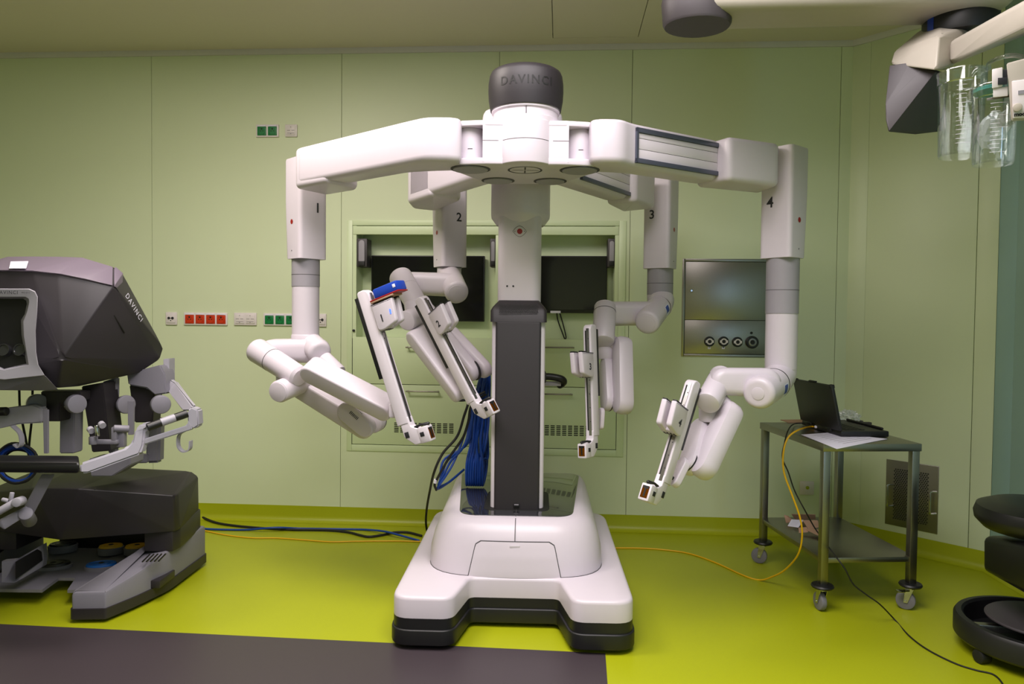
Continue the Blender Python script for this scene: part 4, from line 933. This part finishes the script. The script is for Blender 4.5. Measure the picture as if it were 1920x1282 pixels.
bm = nb(); box(bm, K(-1.612, 3.36, .082), RX*.022, FY*.075, Z*.018, .003); obj('foot_recess', bm, 'cdark', f1)
bm = nb()
for k in range(5): box(bm, P(275+k*7.5-1, 1046-k*.3, 3.31), (P(283, 1038, 3.36)-P(269, 1052, 3.28))*.5, _r*.003, Z*.002, 0)
obj('foot_vents', bm, 'black', f1)
tz = .075
tr = [K(x, q, tz) for x, q in ((-2.42, 3.23), (-2.09, 3.23), (-2.11, 3.38), (-2.03, 3.38), (-1.977, 3.23), (-1.80, 3.23), (-1.74, 3.5), (-1.74, 3.82), (-2.42, 3.82))]
bm = nb(); t = nb(); rings = [[p-Z*.014 for p in tr], tr]; loft(bm, rings); t.free(); tray = obj('pedal_tray', bm, 'cgray', con)
def pedal(px, py, rx, ry, z, m, lab):
    c = onz(px, py, z); d = (c-O).dot(_w); a = S_(rx, d); b = a*ry
    def el(k, s, h): return c+cex*(a*s*math.cos(k))+(cey*.93+cex*.3)*(b*s*math.sin(k))+Z*h
    ks = [2*PI*i/28 for i in range(28)]
    bm = nb(); loft(bm, [[el(k, 1.08, -.045) for k in ks], [el(k, 1.12, -.012) for k in ks], [el(k, 1.08, -.010) for k in ks]]); cup = obj('pedal_cup', bm, 'cgray', con)
    bm = nb(); loft(bm, [[el(k, s, h) for k in ks] for s, h in ((1, -.02), (1, -.006), (.95, 0), (.8, .001), (.78, -.0015), (.6, -.0015), (.58, .001), (.001, .001))]); pd = obj('pedal', bm, m, con, label=lab)
    bm = nb(); f = plane_f(c+Z*.0015, cex, cey, Z); lathe(bm, c+Z*.0012, Z, [(.006, 0), (.012, 0), (.012, .0008), (.006, .0008), (.006, 0)], 16); box(bm, f(.004, 0, .0006), cex*.012, cey*.0015, Z*.0004); obj('pedal_symbol', bm, 'ink', pd)
pedal(208, 1021, 19, .85, .125, 'ypedal', 'yellow pedal'); pedal(257, 1021, 19, .85, .125, 'ypedal', 'yellow pedal')
pedal(190, 1055, 25, .75, .105, 'bpedal', 'blue pedal'); pedal(240, 1058, 25, .75, .105, 'bpedal', 'blue pedal')
pedal(118, 1017, 21, .85, .125, 'black', 'black pedal'); pedal(99, 1054, 29, .7, .10, 'black', 'black pedal')
cbox('tray_divider', [(3, 1052, 3.2), (28, 1050, 3.2), (80, 1020, 3.38), (82, 1046, 3.38), (80, 1062, 3.38), (28, 1092, 3.2), (3, 1092, 3.2)], .03, 'cgray', .004)
bm = nb(); hull(bm, PP([(29, 1053, 3.196), (77, 1025, 3.372), (80, 1050, 3.372), (29, 1086, 3.196), (29, 1053, 3.2), (77, 1025, 3.376), (80, 1050, 3.376), (29, 1086, 3.2)])); obj('divider_pad', bm, 'rubber', con)
# cables hanging at the console
hang = [(36, 731, 3.25), (38, 770, 3.25), (48, 822, 3.25), (55, 860, 3.25)], [(61, 732, 3.28), (60, 780, 3.28), (55, 830, 3.28), (54, 860, 3.28)]
for hpts in hang:
    bm = nb(); tube(bm, curve(PP(hpts), 5), .005, 8); obj('hanging_cable', bm, 'rubber', con)
coil = thing('cable_coil', 'blue and black cable coil hung on left hook behind the armrest', 'cable', P(28, 880, 3.1))
for k in range(7):
    bm = nb(); r = .088-.004*(k % 3); c = P(30+k*.8, 868+k*.8, 3.04+.012*k)
    tube(bm, [c+(_r*math.cos(t*PI/16)+_u*math.sin(t*PI/16)*.95)*(r-.005*(k//2))+_w*.006*math.sin(t*.7+k) for t in range(33)], .0055, 8); obj('cable_loop', bm, 'blue' if k in (1, 2, 4) else 'rubber', coil)
# ================================================================== TROLLEY
NL = onz(1541, 1146); NR = onz(1706, 1143); FL = onz(1451, 1056)
tex = (NR-NL); tW = tex.length; tex.normalize(); tey = V((-tex.y, tex.x, 0)); tL = (FL-NL).dot(tey)
def T(x, y, z): return NL+tex*x+tey*y+Z*z
def zat(px, py, q): return P(px, py, (q-O).dot(_w)).z
TZ = zat(1717, 829, NR); SZ = zat(1620, 1042, NL+tex*tW*.5)
tro = thing('instrument_trolley', 'stainless steel two-shelf trolley on casters carrying an open laptop', 'trolley', T(tW/2, tL/2, 0))
def tb(bm, x0, x1, y0, y1, z0, z1, bev=.0): box(bm, T((x0+x1)/2, (y0+y1)/2, (z0+z1)/2), tex*((x1-x0)/2), tey*((y1-y0)/2), Z*((z1-z0)/2), bev)
m_ = .022
bm = nb(); tb(bm, -m_, tW+m_, -m_, tL+m_, TZ-.034, TZ, .002); obj('tabletop', bm, 'steel', tro)
bm = nb(); tb(bm, -.012, tW+.012, -.012, tL+.012, SZ-.024, SZ, .002); obj('lower_shelf', bm, 'steel', tro)
LZ = .125
for i, (x, y) in enumerate(((0, 0), (tW, 0), (0, tL), (tW, tL))):
    bm = nb(); tb(bm, x-.017, x+.017, y-.017, y+.017, LZ, TZ-.032, .002); lg = obj('leg', bm, 'steel', tro)
    bm = nb(); lathe(bm, T(x, y, LZ-.018), Z, [(.02, 0), (.046, .003), (.05, .010), (.046, .017), (.018, .020)], 24); obj('buffer_disc', bm, 'black', lg)
    a = (1.62, 2.5, 2.6, 2.3)[i]; wx = tex*math.cos(a)+tey*math.sin(a); ax = Z.cross(wx)
    wc = T(x, y, .042)+wx*.018
    bm = nb(); lathe(bm, T(x, y, LZ-.026), Z, [(.022, 0), (.022, .008)], 16)
    for s in (-1, 1): hull(bm, [T(x, y, LZ-.025)+wx*u+ax*(s*.018) for u in (-.014, .02)]+[T(x, y, LZ-.025)+wx*u+ax*(s*.0155) for u in (-.014, .02)]+[wc+wx*u+ax*(s*w)+Z*v for u, v in ((-.008, -.008), (.008, -.008)) for w in (.0155, .018)])
    cyl(bm, wc-ax*.021, wc+ax*.021, .005, .001, 10); ck = obj('caster_fork', bm, 'chrome', tro)
    bm = nb(); cyl(bm, wc-ax*.013, wc+ax*.013, .0415, .006, 28); obj('caster_wheel', bm, 'cgray', ck)
    if i == 1:
        bm = nb(); box(bm, T(x, y, LZ-.03)-tex*.06-tey*.02, tex*.016, tey*.014, Z*.003, .001); box(bm, T(x, y, LZ-.032)-tex*.035-tey*.012, tex*.02, tey*.006, Z*.003); obj('brake_pedal', bm, 'chrome', ck)
# laptop
lap = thing('laptop', 'open black rugged laptop on trolley top, screen facing the right', 'laptop', onz(1620, 815, TZ))
h1, h2, b1 = onz(1577, 820, TZ), onz(1519, 797, TZ), onz(1667, 820, TZ)
lx = (b1-h1).normalized(); ly = V((-lx.y, lx.x, 0)); lw = (h2-h1).dot(ly); ll = (b1-h1).length
def LQ(x, y, z): return h1+lx*x+ly*y+V((0, 0, z))
bm = nb(); hull(bm, [LQ(x, y, z) for x in (0, ll) for y in (0, lw) for z in (.002, .030)], .005); lb_ = obj('laptop_base', bm, 'black', lap)
bm = nb(); nr, nc = 5, 13
for i in range(nr):
    for j in range(nc):
        x = ll*.16+ll*.42*i/nr; y = lw*.08+lw*.84*j/nc; hull(bm, [LQ(x+u, y+v, z) for u in (0, ll*.42/nr*.8) for v in (0, lw*.84/nc*.8) for z in (.029, .0325)])
k_ = obj('keyboard', bm, 'rubber', lb_); k_['kind'] = 'stuff'
bm = nb(); hull(bm, [LQ(x, y, z) for x in (ll*.66, ll*.9) for y in (lw*.35, lw*.65) for z in (.029, .0308)]); obj('touchpad', bm, 'dark', lb_)
hz = V((0, 0, .03)); lt = P(1559, 722, (h1-O).dot(_w)+.0)-(h1+hz); lt = lt-ly*lt.dot(ly)
nl = ly.cross(lt).normalized()
bm = nb(); hull(bm, [h1+hz+ly*y+lt*k+nl*w for y in (0, lw) for k in (0, 1) for w in (-.009, .009)], .006); ld = obj('laptop_lid', bm, 'black', lap)
bm = nb(); sgn = 1 if nl.dot(lx) > 0 else -1
hull(bm, [h1+hz+ly*y+lt*k+nl*(w*sgn) for y in (lw*.06, lw*.94) for k in (.1, .92) for w in (.008, .0096)]); obj('screen', bm, 'screen', ld)
for y in (.03, .95):
    bm = nb(); hull(bm, [h1+hz+ly*(lw*y+u)+lt*k+nl*w for u in (-.012, .02) for k in (.93, 1.01) for w in (-.011, .011)], .004); obj('corner_bumper', bm, 'rubber', ld)
bm = nb(); hull(bm, [h1+hz+ly*(lw*.4+u)+lt*k+nl*w for u in (0, .07) for k in (1.0, 1.03) for w in (-.006, .006)], .002); obj('lid_latch', bm, 'rubber', ld)
for y in (.2, .7):
    bm = nb(); cyl(bm, h1+hz*.9+ly*(lw*y), h1+hz*.9+ly*(lw*y+.05), .011, .002, 14); obj('hinge', bm, 'rubber', lap)
bm = nb(); tube(bm, [LQ(ll-.01, lw*.1, .036), LQ(ll-.01, lw*.9, .036)], .006, 8, .5); obj('carry_handle', bm, 'rubber', lap)
# sheets under the laptop
def sheet(name, label, cs, m, cat, group=None, sag=0, th=.0012, n=8, lines=0):
    t0 = [V(c) for c in cs]
    bm = nb(); g = {}
    for s, off in ((0, 0), (1, th)):
        for i in range(n+1):
            for j in range(n+1):
                u, v = i/n, j/n; p = t0[0]*(1-u)*(1-v)+t0[1]*u*(1-v)+t0[2]*u*v+t0[3]*(1-u)*v
                g[s, i, j] = bm.verts.new(p+Z*(off-sag*(u*v)**2))
    for i in range(n):
        for j in range(n):
            for s in (0, 1): bm.faces.new([g[s, i, j], g[s, i+1, j], g[s, i+1, j+1], g[s, i, j+1]])
    for i in range(n):
        for e_ in (0, n): bm.faces.new([g[0, i, e_], g[0, i+1, e_], g[1, i+1, e_], g[1, i, e_]]); bm.faces.new([g[0, e_, i], g[0, e_, i+1], g[1, e_, i+1], g[1, e_, i]])
    o = obj(name, bm, m, None); tag(o, label, cat, group)
    if lines:
        bm = nb()
        for k in range(lines):
            v = .12+.8*k/lines; q = []
            for i in range(9):
                for dv in (-.005, .005):
                    u = .12+(.35+.4*random.random() if 0 else .62)*i/8; w = v+dv; p = t0[0]*(1-u)*(1-w)+t0[1]*u*(1-w)+t0[2]*u*w+t0[3]*(1-u)*w; q.append(p+Z*(th+.0006-sag*(u*w)**2))
            vs = [bm.verts.new(p) for p in q]
            for i in range(8): bm.faces.new([vs[2*i], vs[2*i+1], vs[2*i+3], vs[2*i+2]])
        s = obj('printed_lines', bm, 'wgray', o)
    return o
c0_ = onz(1557, 811, TZ+.0015); c1_ = onz(1502, 815, TZ+.0015); c3_ = onz(1664, 823, TZ+.0015); c2_ = P(1569, 843, 3.10)
dz = P(1569, 842.5, 3.13)
sheet('paper_sheet', 'white printed sheet under the laptop, corner drooping over the trolley edge', [c0_, c1_, V((dz.x, dz.y, TZ+.0015)), c3_], 'paper', 'paper', sag=TZ-dz.z, lines=8)
sheet('cardboard_sheet', 'flat brown cardboard piece lying on the trolley top behind laptop', [onz(1463, 787.5, TZ+.001), onz(1505, 787, TZ+.001), onz(1512, 792, TZ+.001), onz(1478, 792.5, TZ+.001)], 'card', 'cardboard', th=.003, n=2)
# crumpled film, packets
bm = nb(); bmesh.ops.create_icosphere(bm, subdivisions=4, radius=.045)
rnd = random.Random(3)
from mathutils import noise as NZ
c = onz(1594, 795, TZ)+V((0, .02, .034))
for v in bm.verts:
    n_ = NZ.noise(v.co*60)*.5+NZ.noise(v.co*150)*.35; v.co = v.co*(1+n_*.9); v.co.z *= .8; v.co.x *= 1.1; v.co += c
    v.co.z = max(v.co.z, TZ+.001)
o = obj('plastic_film', bm, 'film', None, sharp=10); tag(o, 'crumpled clear plastic film on trolley top behind the laptop keyboard', 'film')
for k, (px, py, w, l) in enumerate(((1614, 795, .022, .012), (1626, 798, .034, .013))):
    c = onz(px, py, TZ)+tey*.02; bm = nb(); box(bm, c+Z*(.009), tex*w*.9, tey*l, Z*.008, .003); o = obj('packet', bm, 'bgrey', None); tag(o, ['small grey-green packet against the crumpled film on trolley', 'longer grey-green packet lying nearest the laptop keyboard'][k], 'packet', 'grey-green packets behind the laptop')
# scraps on the lower shelf
sc = [((1470, 966), (1478, 968), (1488, 978), (1474, 981), .03, 'torn brown cardboard scrap at the left end of the shelf pile'),
      ((1484, 964), (1529, 965), (1529, 975), (1491, 974), .035, 'upright folded cardboard strip at the back of shelf pile'),
      ((1505, 976), (1533, 976), (1537, 990), (1516, 993), .028, 'curled pale cardboard flap on top of the shelf pile'),
      ((1497, 990), (1513, 989), (1515, 999), (1498, 999), .012, 'flat cardboard tab at the front of the shelf pile'),
      ((1511, 993), (1520, 991), (1552, 997), (1534, 1004), .006, 'narrow cardboard strip pointing right under the shelf pile')]
for k, (a, b, c, d, hgt, lab) in enumerate(sc):
    zz = SZ+.004+.003*k
    q = [onz(*p, zz) for p in (a, b, c, d)]
    q[0] = onz(*a, zz+hgt); q[1] = onz(*b, zz+hgt)
    t_ = sheet('cardboard_scrap', lab, [q[0], q[1], q[2], q[3]], 'card', 'cardboard', 'torn cardboard scraps on the trolley shelf', th=.003, n=4, sag=-.004)
zz = SZ+.022
sheet('paper_leaflet', 'small striped leaflet lying on the cardboard scraps', [onz(1484, 974, zz+.01), onz(1507, 975, zz+.01), onz(1497, 989, SZ+.012), onz(1477, 986, SZ+.012)], 'paper', 'paper', th=.0015, n=3, lines=6)
# ================================================================== CABLES
def cable(name, label, pts, r, m, group=None, n=8):
    bm = nb(); tube(bm, curve(pts, n), r, 8, 1); o = obj(name, bm, m, None, sharp=60); tag(o, label, 'cable', group); return o
def fl(px, py, r): return onz(px, py, r+.001)
Tm = lambda px, py, d: P(px, py, d)
yl = cable('network_cable', 'yellow cable looping from laptop off the trolley to the floor', [onz(1532, 800, TZ+.014), onz(1518, 800, TZ+.012), Tm(1497, 806, 3.37), Tm(1478, 820, 3.33), Tm(1469, 848, 3.32), Tm(1470, 885, 3.32), Tm(1486, 930, 3.31), Tm(1500, 970, 3.31), Tm(1504, 1005, 3.33), Tm(1496, 1040, 3.38), Tm(1472, 1068, 3.52), Tm(1448, 1081, 3.62), fl(1425, 1087, .0035), fl(1395, 1079, .0035), fl(1340, 1054, .0035), fl(1290, 1037, .0035), fl(1240, 1030, .0035), fl(1200, 1027.5, .0035), fl(1150, 1027, .0035)], .0042, 'yellow')
bm = nb(); tube(bm, [onz(1528, 800, TZ+.014), onz(1538, 801, TZ+.014)], .007, 8); obj('plug', bm, 'paper', yl)
cable('power_cable', 'thin black cable from laptop down past trolley and across green floor', [onz(1520, 793, TZ+.012), onz(1505, 793, TZ+.012), onz(1488, 795, TZ+.010), Tm(1478, 806, 3.42), Tm(1471, 830, 3.40), Tm(1467, 858, 3.38), Tm(1478, 885, 3.38), Tm(1490, 920, 3.38), Tm(1510, 958, 3.36), Tm(1528, 990, 3.42), Tm(1547, 1016, 3.37), Tm(1567, 1043, 3.19), Tm(1584, 1066, 3.15), Tm(1600, 1095, 3.15), Tm(1625, 1115, 3.15), Tm(1650, 1133, 3.15), fl(1678, 1162, .003), fl(1705, 1192, .003), fl(1740, 1218, .003), fl(1790, 1243, .003), fl(1830, 1256, .003), fl(1862, 1264, .003), fl(1880, 1282, .003), fl(1890, 1310, .003)], .0032, 'rubber')
cable('floor_cable', 'thick black cable on the floor from console to robot base', [fl(350, 957, .008), fl(374, 967, .008), fl(400, 978, .008), fl(430, 984, .008), fl(480, 989, .008), fl(540, 992.5, .008), fl(610, 993.5, .008), fl(650, 997, .008), fl(675, 1003, .008), fl(692, 1006, .008), fl(715, 1003, .008), fl(740, 998, .008), fl(765, 998, .008), fl(790, 1004, .008)], .0075, 'rubber')
cable('floor_cable', 'blue cable on the floor crossing the thick black one', [fl(350, 989, .007), fl(400, 992, .007), fl(460, 993, .007), fl(500, 990, .024), fl(525, 989, .024), fl(560, 990.5, .007), fl(620, 991.5, .007), fl(680, 992.5, .007), fl(720, 996, .024), fl(745, 1002, .022), fl(785, 1013, .007)], .0065, 'blue')
cable('floor_cable', 'thin yellow cable on the floor left of robot base', [fl(350, 990, .004), fl(380, 994, .004), fl(420, 1002, .004), fl(470, 1008, .004), fl(520, 1008.5, .004), fl(570, 1012, .004), fl(620, 1015.5, .004), fl(670, 1014.5, .004), fl(740, 1014, .004), fl(790, 1015, .004)], .004, 'yellow')
# blue umbilical hung behind the column
bun = thing('cable_bundle', 'bundle of long blue cables hung behind the robot column, ends spilling left', 'cable', P(900, 700, 3.80))
rnd = random.Random(11); zpl = .447
for k in range(15):
    t = k/14; xb = 852+60*t
    top = (903+14*t+rnd.uniform(-2, 2), 700+rnd.uniform(-3, 3), 3.72+.10*rnd.random())
    m1 = (884+30*t+rnd.uniform(-3, 3), 770+rnd.uniform(-10, 10), 3.70+.12*rnd.random())
    m2 = (868+44*t+rnd.uniform(-4, 4), 830, 3.70+.12*rnd.random())
    pts = [P(906+6*t, 720, 3.9), P(*top), P(*m1), P(*m2)]
    if k < 4:
        pts += [P(850-k*5, 868-k*3, 3.70+.02*k), P(835-k*3, 893-k*3, 3.68+.02*k), P(820+k*2, 916-k*6, 3.68+.03*k)]+([P(840, 905, 3.8), P(870, 880, 3.9)] if k < 2 else [])
    elif k > 11: pts += [P(xb-8, 858, 3.74), P(xb-3, 868-(k-11)*3, 3.76), P(xb+3, 855, 3.78), P(xb+2, 800, 3.82), P(913, 715, 3.86)]
    else: pts += [P(xb+6, 868, 3.72), V((P(xb+6, 885, 3.75).x, P(xb+6, 885, 3.75).y, zpl+.004)), P(xb+14, 872, 3.85), P(xb+14, 800, 3.85), P(913, 715, 3.88)]
    bm = nb(); tube(bm, curve(pts, 6), .0062, 8); obj('cable_strand', bm, 'blue', bun)
bm = nb(); box(bm, P(914, 698, 3.78), _r*.03, _w*.05, _u*.010, .003); obj('cable_hanger', bm, 'dark', bun)
cable('drop_cable', 'left of two black cables hanging behind arm 2 to the floor', [P(908, 735, 3.62), P(880, 748, 3.60), P(858, 750, 3.59), P(846, 742, 3.59), P(850, 734, 3.60), P(868, 738, 3.61), P(878, 752, 3.61), P(870, 780, 3.60), P(857, 818, 3.60), P(830, 850, 3.60), P(814, 885, 3.62), P(806, 920, 3.85), P(800, 955, 4.02), P(799, 985, 4.1), fl(806, 1012, .006), fl(815, 1014, .006)], .0065, 'rubber')
dc = cable('drop_cable', 'right of two black cables hanging behind arm 2, tied with white collar', [P(910, 740, 3.64), P(890, 752, 3.62), P(882, 765, 3.62), P(878, 790, 3.62), P(868, 820, 3.62), P(842, 858, 3.62), P(821, 895, 3.62), P(815, 908, 3.63), P(818, 918, 3.66)], .0065, 'rubber')
bm = nb(); tube(bm, [P(817, 899, 3.62), P(815.5, 905, 3.625)], .0085, 10); obj('cable_collar', bm, 'paper', dc)
# ================================================================== STOOL (right edge)
sx = (1966-960)*2.83/F; sc0 = K(sx, 2.83, 0)
st = thing('operating_stool', 'black upholstered surgeon stool with foot ring at the right edge', 'stool', sc0)
bm = nb(); lathe(bm, sc0+Z*.49, Z, [(.16, 0), (.2, .01), (.228, .04), (.232, .065), (.222, .095), (.18, .112), (.08, .120), (.001, .121)], 48); obj('seat_cushion', bm, 'leather', st)
bm = nb(); hull(bm, [P(1842, 1003, 3.0), P(1842, 1070, 3.0), P(1985, 1028, 2.50), P(1985, 1152, 2.50), P(1960, 1003, 3.3), P(1960, 1055, 3.3), P(2090, 1020, 2.75), P(2090, 1120, 2.75)], .025, 3); obj('seat_housing', bm, 'leather', st)
bm = nb(); cyl(bm, sc0+Z*.1, sc0+Z*.36, .04, .004); obj('lift_column', bm, 'chrome', st)
bm = nb(); lathe(bm, sc0, Z, [(.250, .055), (.282, .05), (.290, .06), (.290, .125), (.282, .138), (.262, .140), (.254, .13), (.250, .055)], 64); rg = obj('base_ring', bm, 'black', st)
for a in (3.0, 1.3, 4.7, 5.9):
    d_ = RX*math.cos(a)+FY*math.sin(a); bm = nb(); box(bm, sc0+d_*.14+Z*.105, d_*.125, Z.cross(d_)*.016, Z*.014, .002); obj('spoke', bm, 'steel', st)
for a in (3.35, 4.45, 5.55, .5, 2.2):
    d_ = RX*math.cos(a)+FY*math.sin(a); c = sc0+d_*.262+Z*.027; t_ = Z.cross(d_); bm = nb(); cyl(bm, c-d_*.022, c+d_*.022, .027, .005, 20); box(bm, c+Z*.022, d_*.018, t_*.018, Z*.012, .003); obj('caster', bm, 'rubber', st)
bm = nb(); lathe(bm, sc0+Z*.143+RX*.02, Z, [(.19, -.006), (.2, -.002), (.2, .002), (.195, .006), (.001, .007)], 48); obj('foot_plate', bm, 'bgrey', st)
# ================================================================== CEILING SUPPLY ARMS (top right)
sup = thing('ceiling_supply_arm', 'beige ceiling pendant arm with grey end cap and joint at top right', 'pendant', K(1.5, 2.5, HC))
zb = 2.326
bm = nb(); x0, x1 = .60, 1.60
prism(bm, rpoly([(-.10, 0), (.10, 0), (.10, .26), (-.10, .26)], [.04, .04, .05, .05], 5), lambda x, y, h: K(h, 2.525-.08*(h-x0)+x, zb+y), x0, x1, .0, .03); ar = obj('main_arm', bm, 'beige', sup)
ecs = []
for z, k in ((zb-.02, .0), (zb-.012, .006), (zb+.06, .012), (zb+.18, -.01), (zb+.30, -.05)):
    ecs.append([K(.625+(.115+k)*math.cos(t*2*PI/28)*(1 if math.cos(t*2*PI/28) < 0 else .9), 2.52+(.095+k*.6)*math.sin(t*2*PI/28), z) for t in range(28)])
bm = nb(); loft(bm, ecs); obj('arm_end_cap', bm, 'bgrey', sup, label='grey rounded end cap of the pendant arm')
jc = K(1.505, 2.50, 0)
bm = nb(); lathe(bm, jc, Z, [(.112, 2.27), (.115, 2.28), (.115, 2.345), (.108, 2.375), (.06, 2.40)], 40); jt = obj('swivel_joint', bm, 'black', sup)
bm = nb(); rows = [[jc+(RX*math.cos(a)+FY*math.sin(a))*.1157+Z*z for a in [PI*1.02+.06*k for k in range(5)]] for z in (2.272, 2.345)]; loft(bm, rows, False, False); obj('blue_marking', bm, 'bluep', jt)
bm = nb(); lathe(bm, K(1.50, 2.50, 0), Z, [(.10, 2.5), (.10, HC-.01), (.16, HC-.008), (.16, HC+.002)], 32); obj('ceiling_column', bm, 'beige', sup)
bm = nb(); tube(bm, curve(PP([(1818, 30, 2.46), (1842, 18, 2.5), (1850, -10, 2.55)]) if 0 else [P(1822, 26, 2.42), P(1838, 14, 2.45), P(1842, -12, 2.5)], 5), .03, 14, 1); obj('joint_shroud', bm, 'black', sup)
# lower head
up = [P(*q) for q in ((1669, 121, 2.46), (1676, 97, 2.48), (1722, 58, 2.54), (1760, 40, 2.5), (1836, 42, 2.46), (1756, 132, 2.30), (1768, 128, 2.32), (1762, 66, 2.32), (1790, 70, 2.36), (1790, 120, 2.36), (1840, 60, 2.62), (1780, 130, 2.6), (1700, 120, 2.6))]
bm = nb(); hull(bm, up, .028, 4); obj('head_shell', bm, 'beige', sup, sharp=30)
lo_ = [P(*q) for q in ((1668, 123, 2.44), (1708, 117, 2.395), (1735, 124, 2.365), (1754, 135, 2.345), (1660, 196, 2.43), (1661, 225, 2.425), (1666, 247, 2.415), (1716, 252, 2.52), (1768, 246, 2.6), (1774, 140, 2.45), (1780, 140, 2.62), (1700, 240, 2.66), (1700, 125, 2.66))]
bm = nb(); hull(bm, lo_, .008, 2); obj('head_cover', bm, 'bgrey', sup, sharp=25, label='grey lower cover of the pendant head')
bm = nb(); a, b = [P(*q) for q in ((1781, 78, 2.34), (1780, 123, 2.34), (1783, 80, 2.52), (1783, 122, 2.52))], [P(*q) for q in ((1960, -22, 1.85), (1960, 38, 1.85), (1975, -18, 2.02), (1975, 45, 2.02))]
hull(bm, a+b, .014, 3); obj('spring_arm', bm, 'beige', sup)
# suction canisters
def canister(px, y0, y1, r, d, label, lid=False):
    top, bot = P(px, y0, d), P(px+2, y1, d); h = top.z-bot.z; c = V((top.x, top.y, bot.z))
    t = thing('suction_canister', label, 'canister', c, 'clear suction canisters below the pendant')
    R_ = S_(r, d); w = .0018
    bm = nb(); lathe(bm, c, Z, [(R_*.86, .0), (R_*.90, .006), (R_*.95, h*.86), (R_*1.0, h*.87), (R_*1.0, h), (R_*1.0-w, h), (R_*1.0-w, h*.87), (R_*.95-w, h*.86), (R_*.90-w, .008), (R_*.5, .006), (.001, .006)], 48); cn = obj('jar', bm, 'clear', t)
    bm = nb()
    for k in range(14):
        z = h*.12+h*.68*k/13; rr_ = R_*(.90+.05*z/h)+.0004; w_ = .42 if k % 3 else .8
        tube(bm, [c+Z*z+(_r*math.sin(-.75+w_*j/5)-_w.cross(Z).cross(Z)*-math.cos(-.75+w_*j/5) if 0 else RX*math.sin(-.75+w_*j/5)-FY*math.cos(-.75+w_*j/5))*rr_ for j in range(6)], .0005, 4)
    g = obj('graduations', bm, 'paper', cn); g['kind'] = 'stuff'
    bm = nb(); lathe(bm, c+Z*(h*.985), Z, [(R_*1.02, 0), (R_*1.03, .004), (R_*1.02, .008), (R_*.99, .008), (R_*.99, 0), (R_*1.02, 0)], 48); obj('rim', bm, 'clear', t)
    if lid:
        bm = nb(); lathe(bm, c+Z*(h*.955), Z, [(R_*.93, 0), (R_*.94, .01), (R_*.5, .014), (.001, .015)], 40); obj('teal_lid', bm, 'teal', t)
        bm = nb(); bmesh.ops.create_icosphere(bm, subdivisions=3, radius=R_*.7)
        for v in bm.verts: n_ = NZ.noise(v.co*45)*.5+NZ.noise(v.co*110)*.3; v.co = v.co*(1+n_*.8); v.co.x *= .8; v.co.y *= .8; v.co.z *= 1.35; v.co += c+Z*(h*.45)
        obj('liner_bag', bm, 'film', t, sharp=10)
    return t, c, h, R_
k1, c1, hh1, R1 = canister(1804, 138, 293, 41, 2.25, 'taller-seated clear graduated suction canister, left of the pair')
k2, c2, hh2, R2 = canister(1866, 166, 308, 38.5, 2.10, 'clear suction canister with teal lid and inner bag, right of pair', True)
reg = thing('suction_regulator', 'beige suction regulator box with dark lettering at the right edge', 'regulator', P(1930, 180, 1.98))
fx = plane_f(P(1887, 120, 1.98), _r, -_u*.99+_r*.02, -_w)
def U(px, py, d=1.98): return P(px, py, d)
bm = nb(); hull(bm, [U(*q) for q in ((1887, 119), (1890, 152), (1896, 227), (1980, 222), (1976, 98), (1935, 106), (1890, 118, 2.12), (1897, 226, 2.12), (1980, 220, 2.12), (1976, 98, 2.12))], .004); rb = obj('regulator_housing', bm, 'beige', reg)
bm = nb(); hull(bm, [U(x, y, d) for x, y in ((1897, 152), (1980, 141), (1980, 220), (1899, 222)) for d in (1.974, 1.982)], .002); fp = obj('front_plate', bm, 'socket', reg)
bm = nb(); hull(bm, [U(x, y, d) for x, y in ((1909, 170), (1940, 166), (1940, 173), (1909, 177)) for d in (1.972, 1.976)]); obj('scale_window', bm, 'wgray', reg)
bm = nb(); cyl(bm, U(1908, 201, 1.976), U(1908, 201, 1.955), .011, .002, 20); obj('knob', bm, 'beige', reg)
bm = nb(); e1_ = (_r+_u*.10).normalized(); text(bm, 'mod', plane_f(U(1901, 215.5, 1.972), e1_, _u, -_w), .0145, align='LEFT', xs=1.15, bold=.0007); obj('lettering', bm, 'black', reg)
bm = nb(); hull(bm, [U(x, y, d) for x, y in ((1860, 130), (1880, 126), (1880, 162), (1860, 166)) for d in (1.98, 2.03)], .002); hull(bm, [U(x, y, d) for x, y in ((1862, 165), (1890, 162), (1890, 180), (1862, 183)) for d in (1.985, 2.03)], .002); br = obj('rail_clamp', bm, 'socket', reg)
bm = nb(); hull(bm, [U(x, y, d) for x, y in ((1871, 146), (1889, 145), (1889, 158), (1871, 159)) for d in (1.976, 2.02)], .001); hull(bm, [U(x, y, d) for x, y in ((1877, 130), (1890, 130), (1890, 146), (1877, 146)) for d in (1.985, 2.03)], .001); obj('clamp_slot', bm, 'ink', br)
bm = nb(); tube(bm, curve([V((c1.x+.045, c1.y, c1.z+hh1+.014)), U(1853, 130, 2.2), U(1855, 118, 2.15), U(1880, 107, 2.05), U(1905, 104, 2.05), U(1935, 112, 2.06)], 6), .0065, 10); obj('suction_tube', bm, 'clear', reg)
bm = nb(); hull(bm, [U(x, y, d) for x, y in ((1850, 184), (1897, 176), (1897, 181), (1850, 189)) for d in (2.02, 2.032)], .001); obj('canister_bracket', bm, 'steel', reg)
bm = nb(); hull(bm, [P(x, y, d) for x, y in ((1925, 10), (1950, 8), (1950, 120), (1925, 120)) for d in (2.0, 2.06)], .002); obj('hanger_rail', bm, 'steel', reg)
